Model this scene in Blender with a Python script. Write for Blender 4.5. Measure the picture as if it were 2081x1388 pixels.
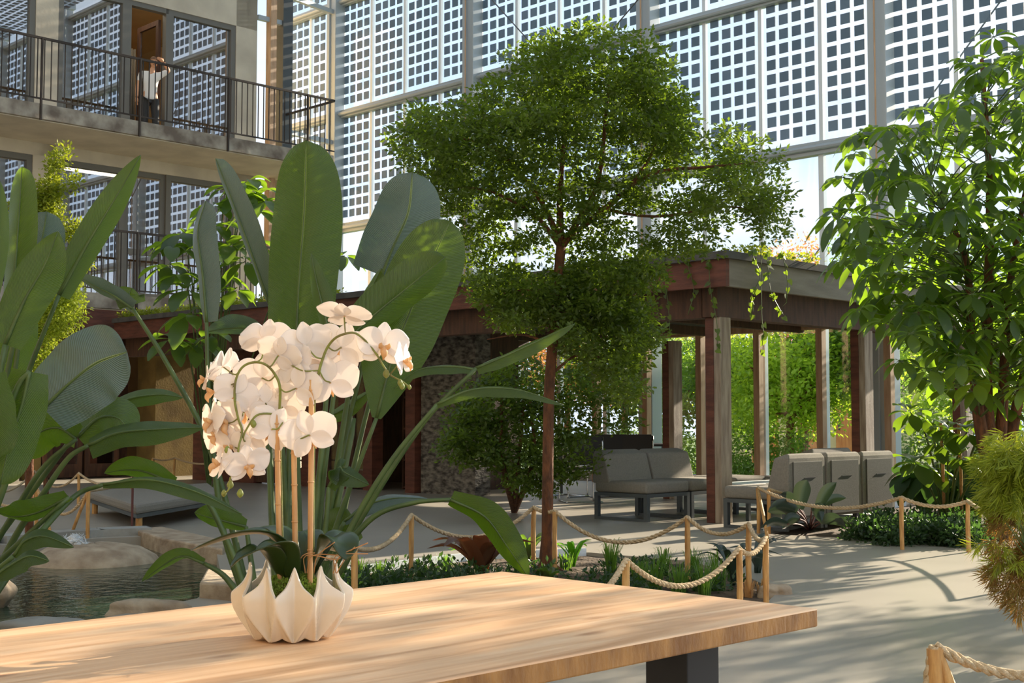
import bpy, bmesh, math, random
from mathutils import Vector, Matrix
from mathutils.geometry import tessellate_polygon
random.seed(11)
R = math.radians
S = bpy.context.scene
C = S.collection
for o in list(bpy.data.objects): bpy.data.objects.remove(o)

# ------------------------------------------------------------------ camera, sky, sun
F = 2644.0; CAMZ = 1.115; PITCH = math.atan(158/F)
cam = bpy.data.cameras.new('camera'); cam.sensor_width = 36; cam.lens = 36*F/2081
cam.clip_end = 400; cam.clip_start = .05
camo = bpy.data.objects.new('camera', cam); C.objects.link(camo)
camo.location = (0, 0, CAMZ); camo.rotation_euler = (math.pi/2+PITCH, 0, 0)
S.camera = camo
S.view_settings.view_transform = 'Standard'; S.view_settings.look = 'None'
S.view_settings.gamma = 1; S.view_settings.exposure = 0.1
S.view_settings.use_curve_mapping = False

def lin(c):
    return tuple((v/12.92 if v <= .04045 else ((v+.055)/1.055)**2.4) for v in [x/255 for x in c])
W = bpy.data.worlds.new('sky'); S.world = W; W.use_nodes = True
nt = W.node_tree; nt.nodes.clear()
wo = nt.nodes.new('ShaderNodeOutputWorld'); bg = nt.nodes.new('ShaderNodeBackground')
tc = nt.nodes.new('ShaderNodeTexCoord'); mp = nt.nodes.new('ShaderNodeMapping')
mp.inputs['Scale'].default_value = (1.2, 1.2, 5.0)
nz = nt.nodes.new('ShaderNodeTexNoise'); nz.inputs['Scale'].default_value = 2.2; nz.inputs['Detail'].default_value = 5
cr = nt.nodes.new('ShaderNodeValToRGB')
cr.color_ramp.elements[0].position = .40; cr.color_ramp.elements[0].color = (*lin((200, 221, 244)), 1)
cr.color_ramp.elements[1].position = .62; cr.color_ramp.elements[1].color = (*lin((240, 247, 255)), 1)
nt.links.new(tc.outputs['Generated'], mp.inputs[0]); nt.links.new(mp.outputs[0], nz.inputs['Vector'])
nt.links.new(nz.outputs['Fac'], cr.inputs[0]); nt.links.new(cr.outputs[0], bg.inputs[0])
bg.inputs[1].default_value = 1.38
nt.links.new(bg.outputs[0], wo.inputs[0])

SUN_AZ, SUN_EL = R(47), R(21)
sun = bpy.data.lights.new('sun', 'SUN'); sun.energy = 18; sun.angle = R(.7); sun.color = (1, .84, .64)
so = bpy.data.objects.new('sun', sun); C.objects.link(so)
sd = Vector((math.sin(SUN_AZ)*math.cos(SUN_EL), math.cos(SUN_AZ)*math.cos(SUN_EL), math.sin(SUN_EL)))
so.rotation_euler = sd.to_track_quat('Z', 'Y').to_euler(); so.location = sd*60

# ------------------------------------------------------------------ pixel helpers (photo frame 2081 x 1388)
def ray(x, y):
    a = (x-1040.5)/F; b = (694-y)/F
    return Vector((a, math.cos(PITCH)-b*math.sin(PITCH), math.sin(PITCH)+b*math.cos(PITCH)))
def P(x, y, d):
    r = ray(x, y); return Vector((0, 0, CAMZ)) + r*(d/r.y)
def G(x, y, z=0.0):
    r = ray(x, y); return Vector((0, 0, CAMZ)) + r*((z-CAMZ)/r.z)
A45 = math.pi/4
def B(v, u, z=0):            # building frame -> world
    return Vector(((v-u)*.70710678, (u+v)*.70710678, z))

# ------------------------------------------------------------------ object helpers
def tag(o, label=None, cat=None, group=None, kind=None):
    if label: o['label'] = label
    if cat: o['category'] = cat
    if group: o['group'] = group
    if kind: o['kind'] = kind
    return o
def empty(name, loc, rz=0, **k):
    o = bpy.data.objects.new(name, None); C.objects.link(o)
    o.location = loc; o.rotation_euler = (0, 0, rz); o.empty_display_size = .1
    o['_m'] = 0; del o['_m']
    return tag(o, **k)
def copy_tree(o, parent=None):
    c = o.copy(); C.objects.link(c); c.parent = parent
    if parent: c.matrix_parent_inverse = o.matrix_parent_inverse.copy()
    for ch in [q for q in bpy.data.objects if q.parent == o and q is not c]: copy_tree(ch, c)
    return c
def world_of(o):
    m = Matrix.LocRotScale(o.location, o.rotation_euler, o.scale)
    if o.parent: m = world_of(o.parent) @ o.matrix_parent_inverse @ m
    return m

class MB:
    def __init__(s): s.v = []; s.f = []; s.uv = []; s.has = False; s.mi = []
    def add(s, vs, fs, uvs=None, mi=0):
        n = len(s.v); s.v += [tuple(p) for p in vs]; s.f += [tuple(i+n for i in f) for f in fs]
        s.uv += uvs if uvs else [(0, 0)]*len(vs)
        s.mi += [mi]*len(fs)
        if uvs: s.has = True
        return s
    def box(s, a, b, mi=0):
        x0, y0, z0 = a; x1, y1, z1 = b
        return s.add([(x0,y0,z0),(x1,y0,z0),(x1,y1,z0),(x0,y1,z0),(x0,y0,z1),(x1,y0,z1),(x1,y1,z1),(x0,y1,z1)],
                     [(0,3,2,1),(4,5,6,7),(0,1,5,4),(1,2,6,5),(2,3,7,6),(3,0,4,7)], mi=mi)
    def tube(s, pts, r, seg=8, cap=True, mi=0):
        pts = [Vector(p) for p in pts]; n = len(pts)
        rs = r if isinstance(r, (list, tuple)) else [r]*n
        t0 = (pts[1]-pts[0]).normalized()
        nrm = t0.orthogonal().normalized(); vs = []
        for i, p in enumerate(pts):
            t = (pts[min(i+1, n-1)]-pts[max(i-1, 0)])
            t = t.normalized() if t.length > 1e-9 else t0
            nrm = (nrm - t*nrm.dot(t)); nrm = nrm.normalized() if nrm.length > 1e-6 else t.orthogonal().normalized()
            bn = t.cross(nrm)
            for k in range(seg):
                a = 2*math.pi*k/seg; vs.append(p+(nrm*math.cos(a)+bn*math.sin(a))*rs[i])
        fs = [(i*seg+k, i*seg+(k+1) % seg, (i+1)*seg+(k+1) % seg, (i+1)*seg+k) for i in range(n-1) for k in range(seg)]
        if cap: fs += [tuple(range(seg))[::-1], tuple((n-1)*seg+k for k in range(seg))]
        return s.add(vs, fs, mi=mi)
    def grid(s, rows, uvs=None, closed=False, mi=0):
        n, m = len(rows), len(rows[0]); vs = [p for r_ in rows for p in r_]
        fs = [(i*m+j, i*m+(j+1) % m, (i+1)*m+(j+1) % m, (i+1)*m+j) for i in range(n-1) for j in range(m if closed else m-1)]
        return s.add(vs, fs, uvs, mi=mi)
    def rbox(s, a, b, r=.03, seg=3):
        bm = bmesh.new(); bmesh.ops.create_cube(bm, size=1)
        for v in bm.verts:
            v.co = Vector([(a[i]+b[i])/2 + v.co[i]*(b[i]-a[i]) for i in range(3)])
        bmesh.ops.bevel(bm, geom=bm.edges[:], offset=r, segments=seg, profile=.5, affect='EDGES')
        bm.verts.index_update()
        s.add([v.co.copy() for v in bm.verts], [[v.index for v in f.verts] for f in bm.faces]); bm.free(); return s
    def build(s, name, mat, parent=None, smooth=False, rz=0, loc=None, bevel=0, solid=0):
        """vertices are in world (or, with rz, in the turned building frame); the origin moves to the base"""
        me = bpy.data.meshes.new(name)
        M = Matrix.Rotation(rz, 4, 'Z')
        vs = [M @ Vector(p) for p in s.v] if rz else [Vector(p) for p in s.v]
        if parent is not None:
            mi = world_of(parent).inverted(); 
            if loc != 'local': vs = [mi @ p for p in vs]
            off = Vector((0, 0, 0))
        else:
            xs = [p.x for p in vs]; ys = [p.y for p in vs]; zs = [p.z for p in vs]
            off = Vector(((min(xs)+max(xs))/2, (min(ys)+max(ys))/2, min(zs)))
            if loc == 'local': off = Vector((0, 0, 0))
            vs = [p-off for p in vs]
        me.from_pydata([tuple(p) for p in vs], [], s.f)
        mats = mat if isinstance(mat, (list, tuple)) else [mat]
        for m in mats: me.materials.append(m)
        if len(mats) > 1: me.polygons.foreach_set('material_index', s.mi)
        if smooth: me.polygons.foreach_set('use_smooth', [True]*len(s.f))
        if s.has:
            ul = me.uv_layers.new(name='UVMap')
            for l in me.loops: ul.data[l.index].uv = s.uv[l.vertex_index]
        me.update()
        o = bpy.data.objects.new(name, me); C.objects.link(o); o.location = off
        if parent is not None: o.parent = parent
        if bevel:
            md = o.modifiers.new('bevel', 'BEVEL'); md.width = bevel; md.segments = 2; md.limit_method = 'ANGLE'
        if solid:
            md = o.modifiers.new('solid', 'SOLIDIFY'); md.thickness = solid; md.offset = -1
        return o

def cr_spline(pts, n=8):
    pts = [Vector(p) for p in pts]; out = []
    q = [pts[0]*2-pts[1]]+pts+[pts[-1]*2-pts[-2]]
    for i in range(1, len(q)-2):
        for k in range(n):
            t = k/n; a, b, c, d = q[i-1], q[i], q[i+1], q[i+2]
            out.append(.5*((2*b)+(c-a)*t+(2*a-5*b+4*c-d)*t*t+(3*b-a-3*c+d)*t**3))
    return out+[pts[-1]]
def rnd(a, b): return random.uniform(a, b)

# ------------------------------------------------------------------ materials
def mat(name, col, rough=.6, metal=0, col2=None, nscale=8, stretch=(1,1,1), bump=0, bscale=40, spec=.5, detail=4, lo=.35, hi=.65, coord='Object', coat=0):
    m = bpy.data.materials.new(name); m.use_nodes = True; n = m.node_tree.nodes; L = m.node_tree.links
    b = n['Principled BSDF']; b.inputs['Roughness'].default_value = rough; b.inputs['Metallic'].default_value = metal
    b.inputs['Specular IOR Level'].default_value = spec; b.inputs['Base Color'].default_value = (*lin(col), 1)
    if coat: b.inputs['Coat Weight'].default_value = coat; b.inputs['Coat Roughness'].default_value = .05
    t = n.new('ShaderNodeTexCoord'); mp = n.new('ShaderNodeMapping'); mp.inputs['Scale'].default_value = stretch
    L.new(t.outputs[coord], mp.inputs[0])
    if col2:
        z = n.new('ShaderNodeTexNoise'); z.inputs['Scale'].default_value = nscale; z.inputs['Detail'].default_value = detail
        L.new(mp.outputs[0], z.inputs['Vector'])
        r = n.new('ShaderNodeValToRGB'); r.color_ramp.elements[0].color = (*lin(col), 1); r.color_ramp.elements[1].color = (*lin(col2), 1)
        r.color_ramp.elements[0].position = lo; r.color_ramp.elements[1].position = hi
        L.new(z.outputs['Fac'], r.inputs[0]); L.new(r.outputs[0], b.inputs['Base Color'])
    if bump:
        z = n.new('ShaderNodeTexNoise'); z.inputs['Scale'].default_value = bscale; z.inputs['Detail'].default_value = 5
        L.new(mp.outputs[0], z.inputs['Vector'])
        bp = n.new('ShaderNodeBump'); bp.inputs['Strength'].default_value = bump; bp.inputs['Distance'].default_value = .02
        L.new(z.outputs['Fac'], bp.inputs['Height']); L.new(bp.outputs[0], b.inputs['Normal'])
    return m
def leafmat(name, c1, c2, tcol, trans=.45, rough=.4, veins=False, spec=.5):
    m = bpy.data.materials.new(name); m.use_nodes = True; n = m.node_tree.nodes; L = m.node_tree.links
    b = n['Principled BSDF']; out = n['Material Output']; b.inputs['Roughness'].default_value = rough
    b.inputs['Specular IOR Level'].default_value = spec
    if veins: b.inputs['Coat Weight'].default_value = .35; b.inputs['Coat Roughness'].default_value = .3
    g = n.new('ShaderNodeNewGeometry'); r = n.new('ShaderNodeValToRGB')
    r.color_ramp.elements[0].color = (*lin(c1), 1); r.color_ramp.elements[1].color = (*lin(c2), 1)
    L.new(g.outputs['Random Per Island'], r.inputs[0]); L.new(r.outputs[0], b.inputs['Base Color'])
    tr = n.new('ShaderNodeBsdfTranslucent'); tr.inputs[0].default_value = (*lin(tcol), 1)
    mx = n.new('ShaderNodeMixShader'); mx.inputs[0].default_value = trans
    L.new(b.outputs[0], mx.inputs[1]); L.new(tr.outputs[0], mx.inputs[2]); L.new(mx.outputs[0], out.inputs[0])
    if veins:
        t = n.new('ShaderNodeTexCoord'); sp = n.new('ShaderNodeSeparateXYZ'); L.new(t.outputs['UV'], sp.inputs[0])
        ab = n.new('ShaderNodeMath'); ab.operation = 'ABSOLUTE'; L.new(sp.outputs['Y'], ab.inputs[0])
        m1 = n.new('ShaderNodeMath'); m1.operation = 'MULTIPLY_ADD'; m1.inputs[1].default_value = -.12
        L.new(ab.outputs[0], m1.inputs[0]); L.new(sp.outputs['X'], m1.inputs[2])
        m2 = n.new('ShaderNodeMath'); m2.operation = 'MULTIPLY'; m2.inputs[1].default_value = 620
        L.new(m1.outputs[0], m2.inputs[0])
        sn = n.new('ShaderNodeMath'); sn.operation = 'SINE'; L.new(m2.outputs[0], sn.inputs[0])
        bp = n.new('ShaderNodeBump'); bp.inputs['Strength'].default_value = .4; bp.inputs['Distance'].default_value = .005
        L.new(sn.outputs[0], bp.inputs['Height']); L.new(bp.outputs[0], b.inputs['Normal']); L.new(bp.outputs[0], tr.inputs['Normal'])
        # colour: pale midrib and faint lighter vein lines that belong to the blade itself
        nzz = n.new('ShaderNodeTexNoise'); nzz.inputs['Scale'].default_value = 3; L.new(t.outputs['UV'], nzz.inputs['Vector'])
        mixc = n.new('ShaderNodeMix'); mixc.data_type = 'RGBA'
        cp = n.new('ShaderNodeMath'); cp.operation = 'LESS_THAN'; cp.inputs[1].default_value = .035; L.new(ab.outputs[0], cp.inputs[0])
        L.new(cp.outputs[0], mixc.inputs['Factor']); L.new(r.outputs[0], mixc.inputs['A']); mixc.inputs['B'].default_value = (*lin((150, 165, 90)), 1)
        L.new(mixc.outputs['Result'], b.inputs['Base Color'])
    return m
def glass(name, refl=.08, tint=(1,1,1)):
    m = bpy.data.materials.new(name); m.use_nodes = True; n = m.node_tree.nodes; L = m.node_tree.links; n.clear()
    out = n.new('ShaderNodeOutputMaterial'); t = n.new('ShaderNodeBsdfTransparent'); t.inputs[0].default_value = (*tint, 1)
    g = n.new('ShaderNodeBsdfGlossy'); g.inputs['Roughness'].default_value = .01; mx = n.new('ShaderNodeMixShader')
    mx.inputs[0].default_value = refl
    L.new(t.outputs[0], mx.inputs[1]); L.new(g.outputs[0], mx.inputs[2]); L.new(mx.outputs[0], out.inputs[0]); return m

M = {}
M['floor'] = mat('polished_concrete', (150,144,132), .38, col2=(160,153,140), nscale=1.2, bump=.05, bscale=3)
M['soil'] = mat('soil', (70,56,42), .95, col2=(96,78,58), nscale=14, bump=1, bscale=30)
M['grass_ground'] = mat('lawn', (70,96,44), .95, col2=(100,120,60), nscale=3, bump=.8, bscale=20)
M['concrete'] = mat('concrete', (212,202,180), .8, col2=(190,180,160), nscale=1.4, bump=.15, bscale=12)
M['fascia'] = mat('weathered_concrete', (176,168,152), .85, col2=(112,100,88), nscale=3.0, bump=.3, bscale=10, detail=8)
M['steel'] = mat('painted_steel', (172,182,186), .45, metal=.2)
M['steel_dark'] = mat('dark_steel', (78,84,86), .5, metal=.2)
M['rail'] = mat('railing_iron', (60,52,46), .6, metal=.3)
M['white_mull'] = mat('pale_mullion', (216,224,226), .4, metal=.2)
M['wframe'] = mat('window_frame', (112,110,102), .55)
M['wood_red'] = mat('red_brown_timber', (112,66,50), .7, col2=(84,48,36), nscale=3, stretch=(1,1,6), bump=.3, bscale=20)
M['wood_dark'] = mat('dark_timber', (92,62,44), .7, col2=(66,44,32), nscale=3, stretch=(6,6,1), bump=.3)
M['wood_grey'] = mat('weathered_timber', (170,156,138), .8, col2=(132,116,100), nscale=4, stretch=(5,5,.6), bump=.4)
M['wood_fascia'] = mat('grey_fascia_board', (142,136,124), .75, col2=(118,110,98), nscale=2, stretch=(.6,.6,4), bump=.2)
M['wood_light'] = mat('light_timber', (206,172,138), .6, col2=(182,146,112), nscale=4, stretch=(4,4,.5), bump=.2)
M['roofing'] = mat('roof_felt', (70,68,66), .9, col2=(86,84,80), nscale=6)
M['pvglass'] = glass('wall_glass', .04, (.97,.985,1))
M['winglass'] = glass('window_glass', .42, (.85,.88,.9))
M['room'] = mat('room_plaster', (226,196,148), .9, col2=(206,176,130), nscale=1)
M['stone_wall'] = mat('gabion_stone', (132,126,116), .9, col2=(58,54,50), nscale=9, bump=1, bscale=14, stretch=(1,1,2.2), detail=3)
M['stone'] = mat('sandstone', (176,160,136), .85, col2=(140,122,100), nscale=6, bump=.6, bscale=18)
M['coping'] = mat('stone_coping', (156,156,150), .7, col2=(134,132,124), nscale=5, bump=.2)
M['fabric'] = mat('grey_upholstery', (140,135,125), .95, col2=(130,125,116), nscale=60, bump=.3, bscale=220, spec=.2)
M['fabric_dark'] = mat('grey_panel_fabric', (92,92,87), .95, bump=.3, bscale=220, spec=.2)
M['black'] = mat('black_seat', (34,32,32), .6)
M['chrome'] = mat('chrome', (210,214,218), .15, metal=1)
M['white_top'] = mat('white_laminate', (208,212,212), .35)
M['rope'] = mat('hemp_rope', (214,192,158), .95, col2=(186,160,122), nscale=60, bump=.6, bscale=200, spec=.1)
M['post'] = mat('peeled_pole', (206,160,96), .7, col2=(168,120,66), nscale=14, stretch=(3,3,.5), bump=.3)
M['bark'] = mat('tree_bark', (118,74,44), .9, col2=(80,52,34), nscale=14, stretch=(2,2,.7), bump=.7, bscale=30)
M['stemgreen'] = mat('green_stalk', (86,104,48), .45, col2=(66,84,38), nscale=6)
M['ostem'] = mat('orchid_stalk', (132,142,58), .5, col2=(112,104,54), nscale=30)
M['cane'] = mat('bamboo_cane', (216,168,112), .5, col2=(188,136,84), nscale=30, stretch=(2,2,.3), bump=.1)
M['ceramic'] = mat('glazed_ceramic', (226,212,190), .14, col2=(216,198,172), nscale=12, coat=.8)
M['moss'] = leafmat('moss', (120,146,50), (150,166,70), (150,180,60), .3, .9)
M['mossbase'] = mat('brown_moss', (124,96,48), .95, col2=(98,104,44), nscale=30, bump=1, bscale=80)
M['petal'] = leafmat('white_petal', (248,242,236), (254,250,246), (250,240,230), .42, .5, spec=.3)
M['lip'] = leafmat('orchid_lip', (232,190,140), (238,200,150), (240,200,130), .4, .5)
M['oleaf'] = leafmat('orchid_leaf', (36,54,26), (50,68,30), (120,130,20), .2, .28)
M['bleaf'] = leafmat('strelitzia_blade', (40,56,30), (64,80,36), (144,180,26), .42, .28, veins=True)
M['bdull'] = leafmat('strelitzia_underside_skysheen', (74,92,84), (96,112,104), (110,150,40), .16, .26, veins=True)  # blue-grey underside tone, with reflected sky painted into the colour
M['sleaf'] = leafmat('umbrella_leaf', (38,54,38), (58,76,44), (160,200,46), .42, .32)
M['tleaf'] = leafmat('small_tree_leaf', (46,60,28), (80,98,38), (150,180,44), .40, .45)
M['cleaf'] = leafmat('fine_bush_leaf', (110,130,30), (160,172,52), (190,205,60), .4, .6)
M['mleaf'] = leafmat('maple_green', (96,118,26), (150,160,46), (180,190,50), .4, .5)
M['mrust'] = leafmat('maple_rust', (124,92,50), (120,124,50), (180,130,60), .35, .5)
M['out1'] = leafmat('garden_leaf_bright', (96,130,40), (150,180,62), (190,220,60), .55, .6)
M['out2'] = leafmat('garden_leaf_dark', (60,88,40), (96,124,56), (140,180,60), .45, .6)
M['out3'] = leafmat('autumn_leaf', (176,120,80), (196,146,96), (220,150,90), .5, .6)
M['gleaf'] = leafmat('grass_blade', (56,88,34), (90,120,46), (150,200,60), .35, .5)
M['straw'] = leafmat('dry_leaf', (170,130,84), (200,160,110), (220,170,110), .4, .7)
M['brom'] = leafmat('bromeliad_leaf', (60,84,44), (78,84,48), (130,170,50), .3, .35)
M['bromred'] = leafmat('red_tinged_leaf', (84,54,40), (96,68,44), (170,90,50), .3, .4)
M['brombright'] = leafmat('bright_bromeliad', (52,104,20), (70,124,26), (130,210,20), .4, .35)
M['phil'] = leafmat('dark_philodendron', (38,56,46), (54,66,56), (70,90,50), .15, .3)
M['ground'] = leafmat('ground_cover', (34,56,34), (56,78,42), (90,130,50), .3, .5)
M['skin'] = mat('skin', (214,158,118), .6); M['shirt'] = mat('white_shirt', (236,232,224), .8)
M['trouser'] = mat('dark_trousers', (50,50,50), .8); M['hair'] = mat('brown_hair', (110,72,42), .7)
M['maroon'] = mat('dark_red_metal', (92,50,44), .6)
M['foam'] = mat('foaming_water', (226,232,236), .3, bump=1, bscale=60)
M['yellowwall'] = mat('ochre_render', (146,124,72), .85, col2=(120,100,60), nscale=3, bump=.2)
M['shed'] = mat('orange_timber', (206,144,86), .7, col2=(186,122,70), nscale=3, stretch=(6,6,1))
M['shedwall'] = mat('pale_render', (206,200,160), .8)

# table wood
def wood():
    m = bpy.data.materials.new('oiled_oak'); m.use_nodes = True; n = m.node_tree.nodes; L = m.node_tree.links
    b = n['Principled BSDF']; b.inputs['Roughness'].default_value = .42
    t = n.new('ShaderNodeTexCoord'); mp = n.new('ShaderNodeMapping'); pass
    mp2 = n.new('ShaderNodeMapping'); mp2.inputs['Scale'].default_value = (1.1, 14, 6)
    L.new(t.outputs['Object'], mp.inputs[0]); L.new(mp.outputs[0], mp2.inputs[0])
    z = n.new('ShaderNodeTexNoise'); z.inputs['Scale'].default_value = 1.6; z.inputs['Detail'].default_value = 6; z.inputs['Distortion'].default_value = 1.2
    L.new(mp2.outputs[0], z.inputs['Vector'])
    r = n.new('ShaderNodeValToRGB'); e = r.color_ramp.elements
    e[0].position = .28; e[0].color = (*lin((200,152,108)), 1); e[1].position = .7; e[1].color = (*lin((238,202,162)), 1)
    e2 = e.new(.5); e2.color = (*lin((226,182,138)), 1)
    L.new(z.outputs['Fac'], r.inputs[0])
    v = n.new('ShaderNodeTexVoronoi'); v.inputs['Scale'].default_value = 1.0
    mp3 = n.new('ShaderNodeMapping'); mp3.inputs['Scale'].default_value = (2.6, 7, 3); L.new(mp.outputs[0], mp3.inputs[0]); L.new(mp3.outputs[0], v.inputs['Vector'])
    r2 = n.new('ShaderNodeValToRGB'); r2.color_ramp.elements[0].position = .02; r2.color_ramp.elements[0].color = (*lin((150,98,56)), 1)
    r2.color_ramp.elements[1].position = .12; r2.color_ramp.elements[1].color = (1,1,1,1)
    L.new(v.outputs['Distance'], r2.inputs[0])
    mx = n.new('ShaderNodeMix'); mx.data_type = 'RGBA'; mx.blend_type = 'MULTIPLY'; mx.inputs['Factor'].default_value = .7
    L.new(r.outputs[0], mx.inputs['A']); L.new(r2.outputs[0], mx.inputs['B']); L.new(mx.outputs['Result'], b.inputs['Base Color'])
    bp = n.new('ShaderNodeBump'); bp.inputs['Strength'].default_value = .15; bp.inputs['Distance'].default_value = .01
    L.new(z.outputs['Fac'], bp.inputs['Height']); L.new(bp.outputs[0], b.inputs['Normal'])
    return m
M['oak'] = wood()
M['oak_edge'] = mat('tabletop_side_wood', (172,122,62), .5, col2=(128,84,38), nscale=9, stretch=(3,3,1), bump=.2)  # darker wood colour for the tabletop's side faces
def cellmat():
    m = bpy.data.materials.new('solar_cell'); m.use_nodes = True; n = m.node_tree.nodes; L = m.node_tree.links
    b = n['Principled BSDF']; out = n['Material Output']; b.inputs['Roughness'].default_value = .35
    g = n.new('ShaderNodeNewGeometry'); r = n.new('ShaderNodeValToRGB')
    r.color_ramp.elements[0].color = (*lin((98,116,128)), 1); r.color_ramp.elements[1].color = (*lin((126,146,160)), 1)
    L.new(g.outputs['Random Per Island'], r.inputs[0]); L.new(r.outputs[0], b.inputs['Base Color'])
    tr = n.new('ShaderNodeBsdfTransparent'); tr.inputs[0].default_value = (.36,.42,.46,1)
    mx = n.new('ShaderNodeMixShader'); mx.inputs[0].default_value = .4
    L.new(b.outputs[0], mx.inputs[1]); L.new(tr.outputs[0], mx.inputs[2]); L.new(mx.outputs[0], out.inputs[0]); return m
M['cell'] = cellmat()
def watermat():
    m = bpy.data.materials.new('pond_water'); m.use_nodes = True; n = m.node_tree.nodes; L = m.node_tree.links
    b = n['Principled BSDF']; b.inputs['Base Color'].default_value = (*lin((60,82,64)), 1)
    b.inputs['Roughness'].default_value = .06; b.inputs['Transmission Weight'].default_value = .35; b.inputs['IOR'].default_value = 1.33
    t = n.new('ShaderNodeTexCoord'); z = n.new('ShaderNodeTexNoise'); z.inputs['Scale'].default_value = 9; z.inputs['Detail'].default_value = 3
    L.new(t.outputs['Object'], z.inputs['Vector'])
    bp = n.new('ShaderNodeBump'); bp.inputs['Strength'].default_value = .5; bp.inputs['Distance'].default_value = .02
    L.new(z.outputs['Fac'], bp.inputs['Height']); L.new(bp.outputs[0], b.inputs['Normal']); return m
M['water'] = watermat()

# ------------------------------------------------------------------ floor with pond and planting beds let in
POND = [G(-260,1112), G(0,1108), G(200,1094), G(300,1090), G(440,1122), G(452,1180), G(400,1216), G(180,1262), G(-60,1290), G(-330,1300)]
BED_T = [G(505,1196), G(700,1163), G(950,1132), G(1190,1122), G(1400,1140), G(1520,1172), G(1582,1203), G(1560,1222), G(1400,1262), G(1000,1290), G(560,1300)]
BED_R = [G(1548,1084), G(1700,1093), G(1990,1108), G(2330,1128), B(17.55,6.2), B(17.55,8.0), G(1848,1020)]
BED_L = [G(-700,1330), G(-330,1306), G(-60,1296), G(200,1290), G(200,1388), G(-700,1388)]
def flat(z, outer, holes=()):
    loops = [outer]+list(holes); vs = [Vector((p[0], p[1], z)) for l in loops for p in l]
    tris = tessellate_polygon([[Vector((p[0], p[1], 0)) for p in l] for l in loops])
    fs = []
    for t in tris:
        a, b, c = [vs[i] for i in t]
        fs.append(tuple(t) if (b-a).cross(c-a).z > 0 else tuple(t)[::-1])
    return vs, fs
def dens(loop, n=4):
    out = []
    for i in range(len(loop)):
        a, b = loop[i], loop[(i+1) % len(loop)]
        for k in range(n): out.append(a+(b-a)*k/n)
    return out
outer = [B(-12,-12), B(18.05,-12), B(18.05,30), B(-12,30)]
m = MB(); vs, fs = flat(0, outer, [POND, BED_T, BED_R, BED_L]); m.add(vs, fs)
for lp in (POND, BED_T, BED_R, BED_L):
    n = len(lp)
    m.add([Vector((p.x,p.y,0)) for p in lp]+[Vector((p.x,p.y,-.5)) for p in lp], [(i,(i+1)%n,n+(i+1)%n,n+i) for i in range(n)])
fl = m.build('floor', M['floor']); tag(fl, kind='structure')
def bed(name, lp, z, label):
    mm = MB(); vs, fs = flat(z, lp); mm.add(vs, fs)
    # subdivide and lump the soil
    bm = bmesh.new(); bv = [bm.verts.new(v) for v in vs]
    for f in fs:
        try: bm.faces.new([bv[i] for i in f])
        except ValueError: pass
    bmesh.ops.subdivide_edges(bm, edges=bm.edges[:], cuts=9, use_grid_fill=True)
    bmesh.ops.triangulate(bm, faces=bm.faces[:])
    for v in bm.verts:
        if not v.is_boundary: v.co.z += rnd(-.015, .03)
    bm.verts.index_update(); mm = MB(); mm.add([v.co.copy() for v in bm.verts], [[v.index for v in f.verts] for f in bm.faces]); bm.free()
    o = mm.build(name, M['soil']); tag(o, label, 'soil', kind='stuff'); return o
bed('soil_bed', BED_T, -.03, 'brown soil of the planting bed around the tall small-leaved tree')
bed('soil_bed', BED_R, -.03, 'brown soil of the planting bed under the umbrella tree at right')
bed('soil_bed', BED_L, -.03, 'brown soil at the pond edge on the left, by the table')
m = MB(); vs, fs = flat(-.34, POND); m.add(vs, fs); o = m.build('pond_bottom', mat('pond_liner', (78,92,74), .9, col2=(112,112,92), nscale=2)); tag(o, kind='structure')
m = MB(); vs, fs = flat(-.09, POND); m.add(vs, fs); o = m.build('pond_water', M['water']); tag(o, 'dark green rippled water filling the pond at left', 'water', kind='stuff')
m = MB(); m.add([B(18.05,-40,-.12), B(70,-40,-.12), B(70,80,-.12), B(18.05,80,-.12)], [(0,1,2,3)]); o = m.build('lawn', M['grass_ground']); tag(o, kind='structure')
# pale metal edging of the tree bed and right bed
def strip(name, pts, w, z0, z1, mt, label, cat, kind=None):
    m = MB()
    for a, b in zip(pts[:-1], pts[1:]):
        d = (b-a); d.z = 0; d.normalize(); n = Vector((-d.y, d.x, 0))*w/2
        q = [a-n, b-n, b+n, a+n]
        m.add([Vector((p.x,p.y,z0)) for p in q]+[Vector((p.x,p.y,z1)) for p in q], [(0,3,2,1),(4,5,6,7),(0,1,5,4),(1,2,6,5),(2,3,7,6),(3,0,4,7)])
    o = m.build(name, mt)
    return tag(o, label, cat, kind=kind)
strip('bed_edging', [BED_T[1], BED_T[2], BED_T[3]], .03, -.06, .035, M['white_mull'], 'pale metal edging strip along the back of the tree bed', 'edging')
strip('bed_edging', [G(1556,1079), G(1838,1024)], .05, -.06, .04, M['white_mull'], 'pale metal edging strip between sofas and right-hand bed', 'edging')

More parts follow.
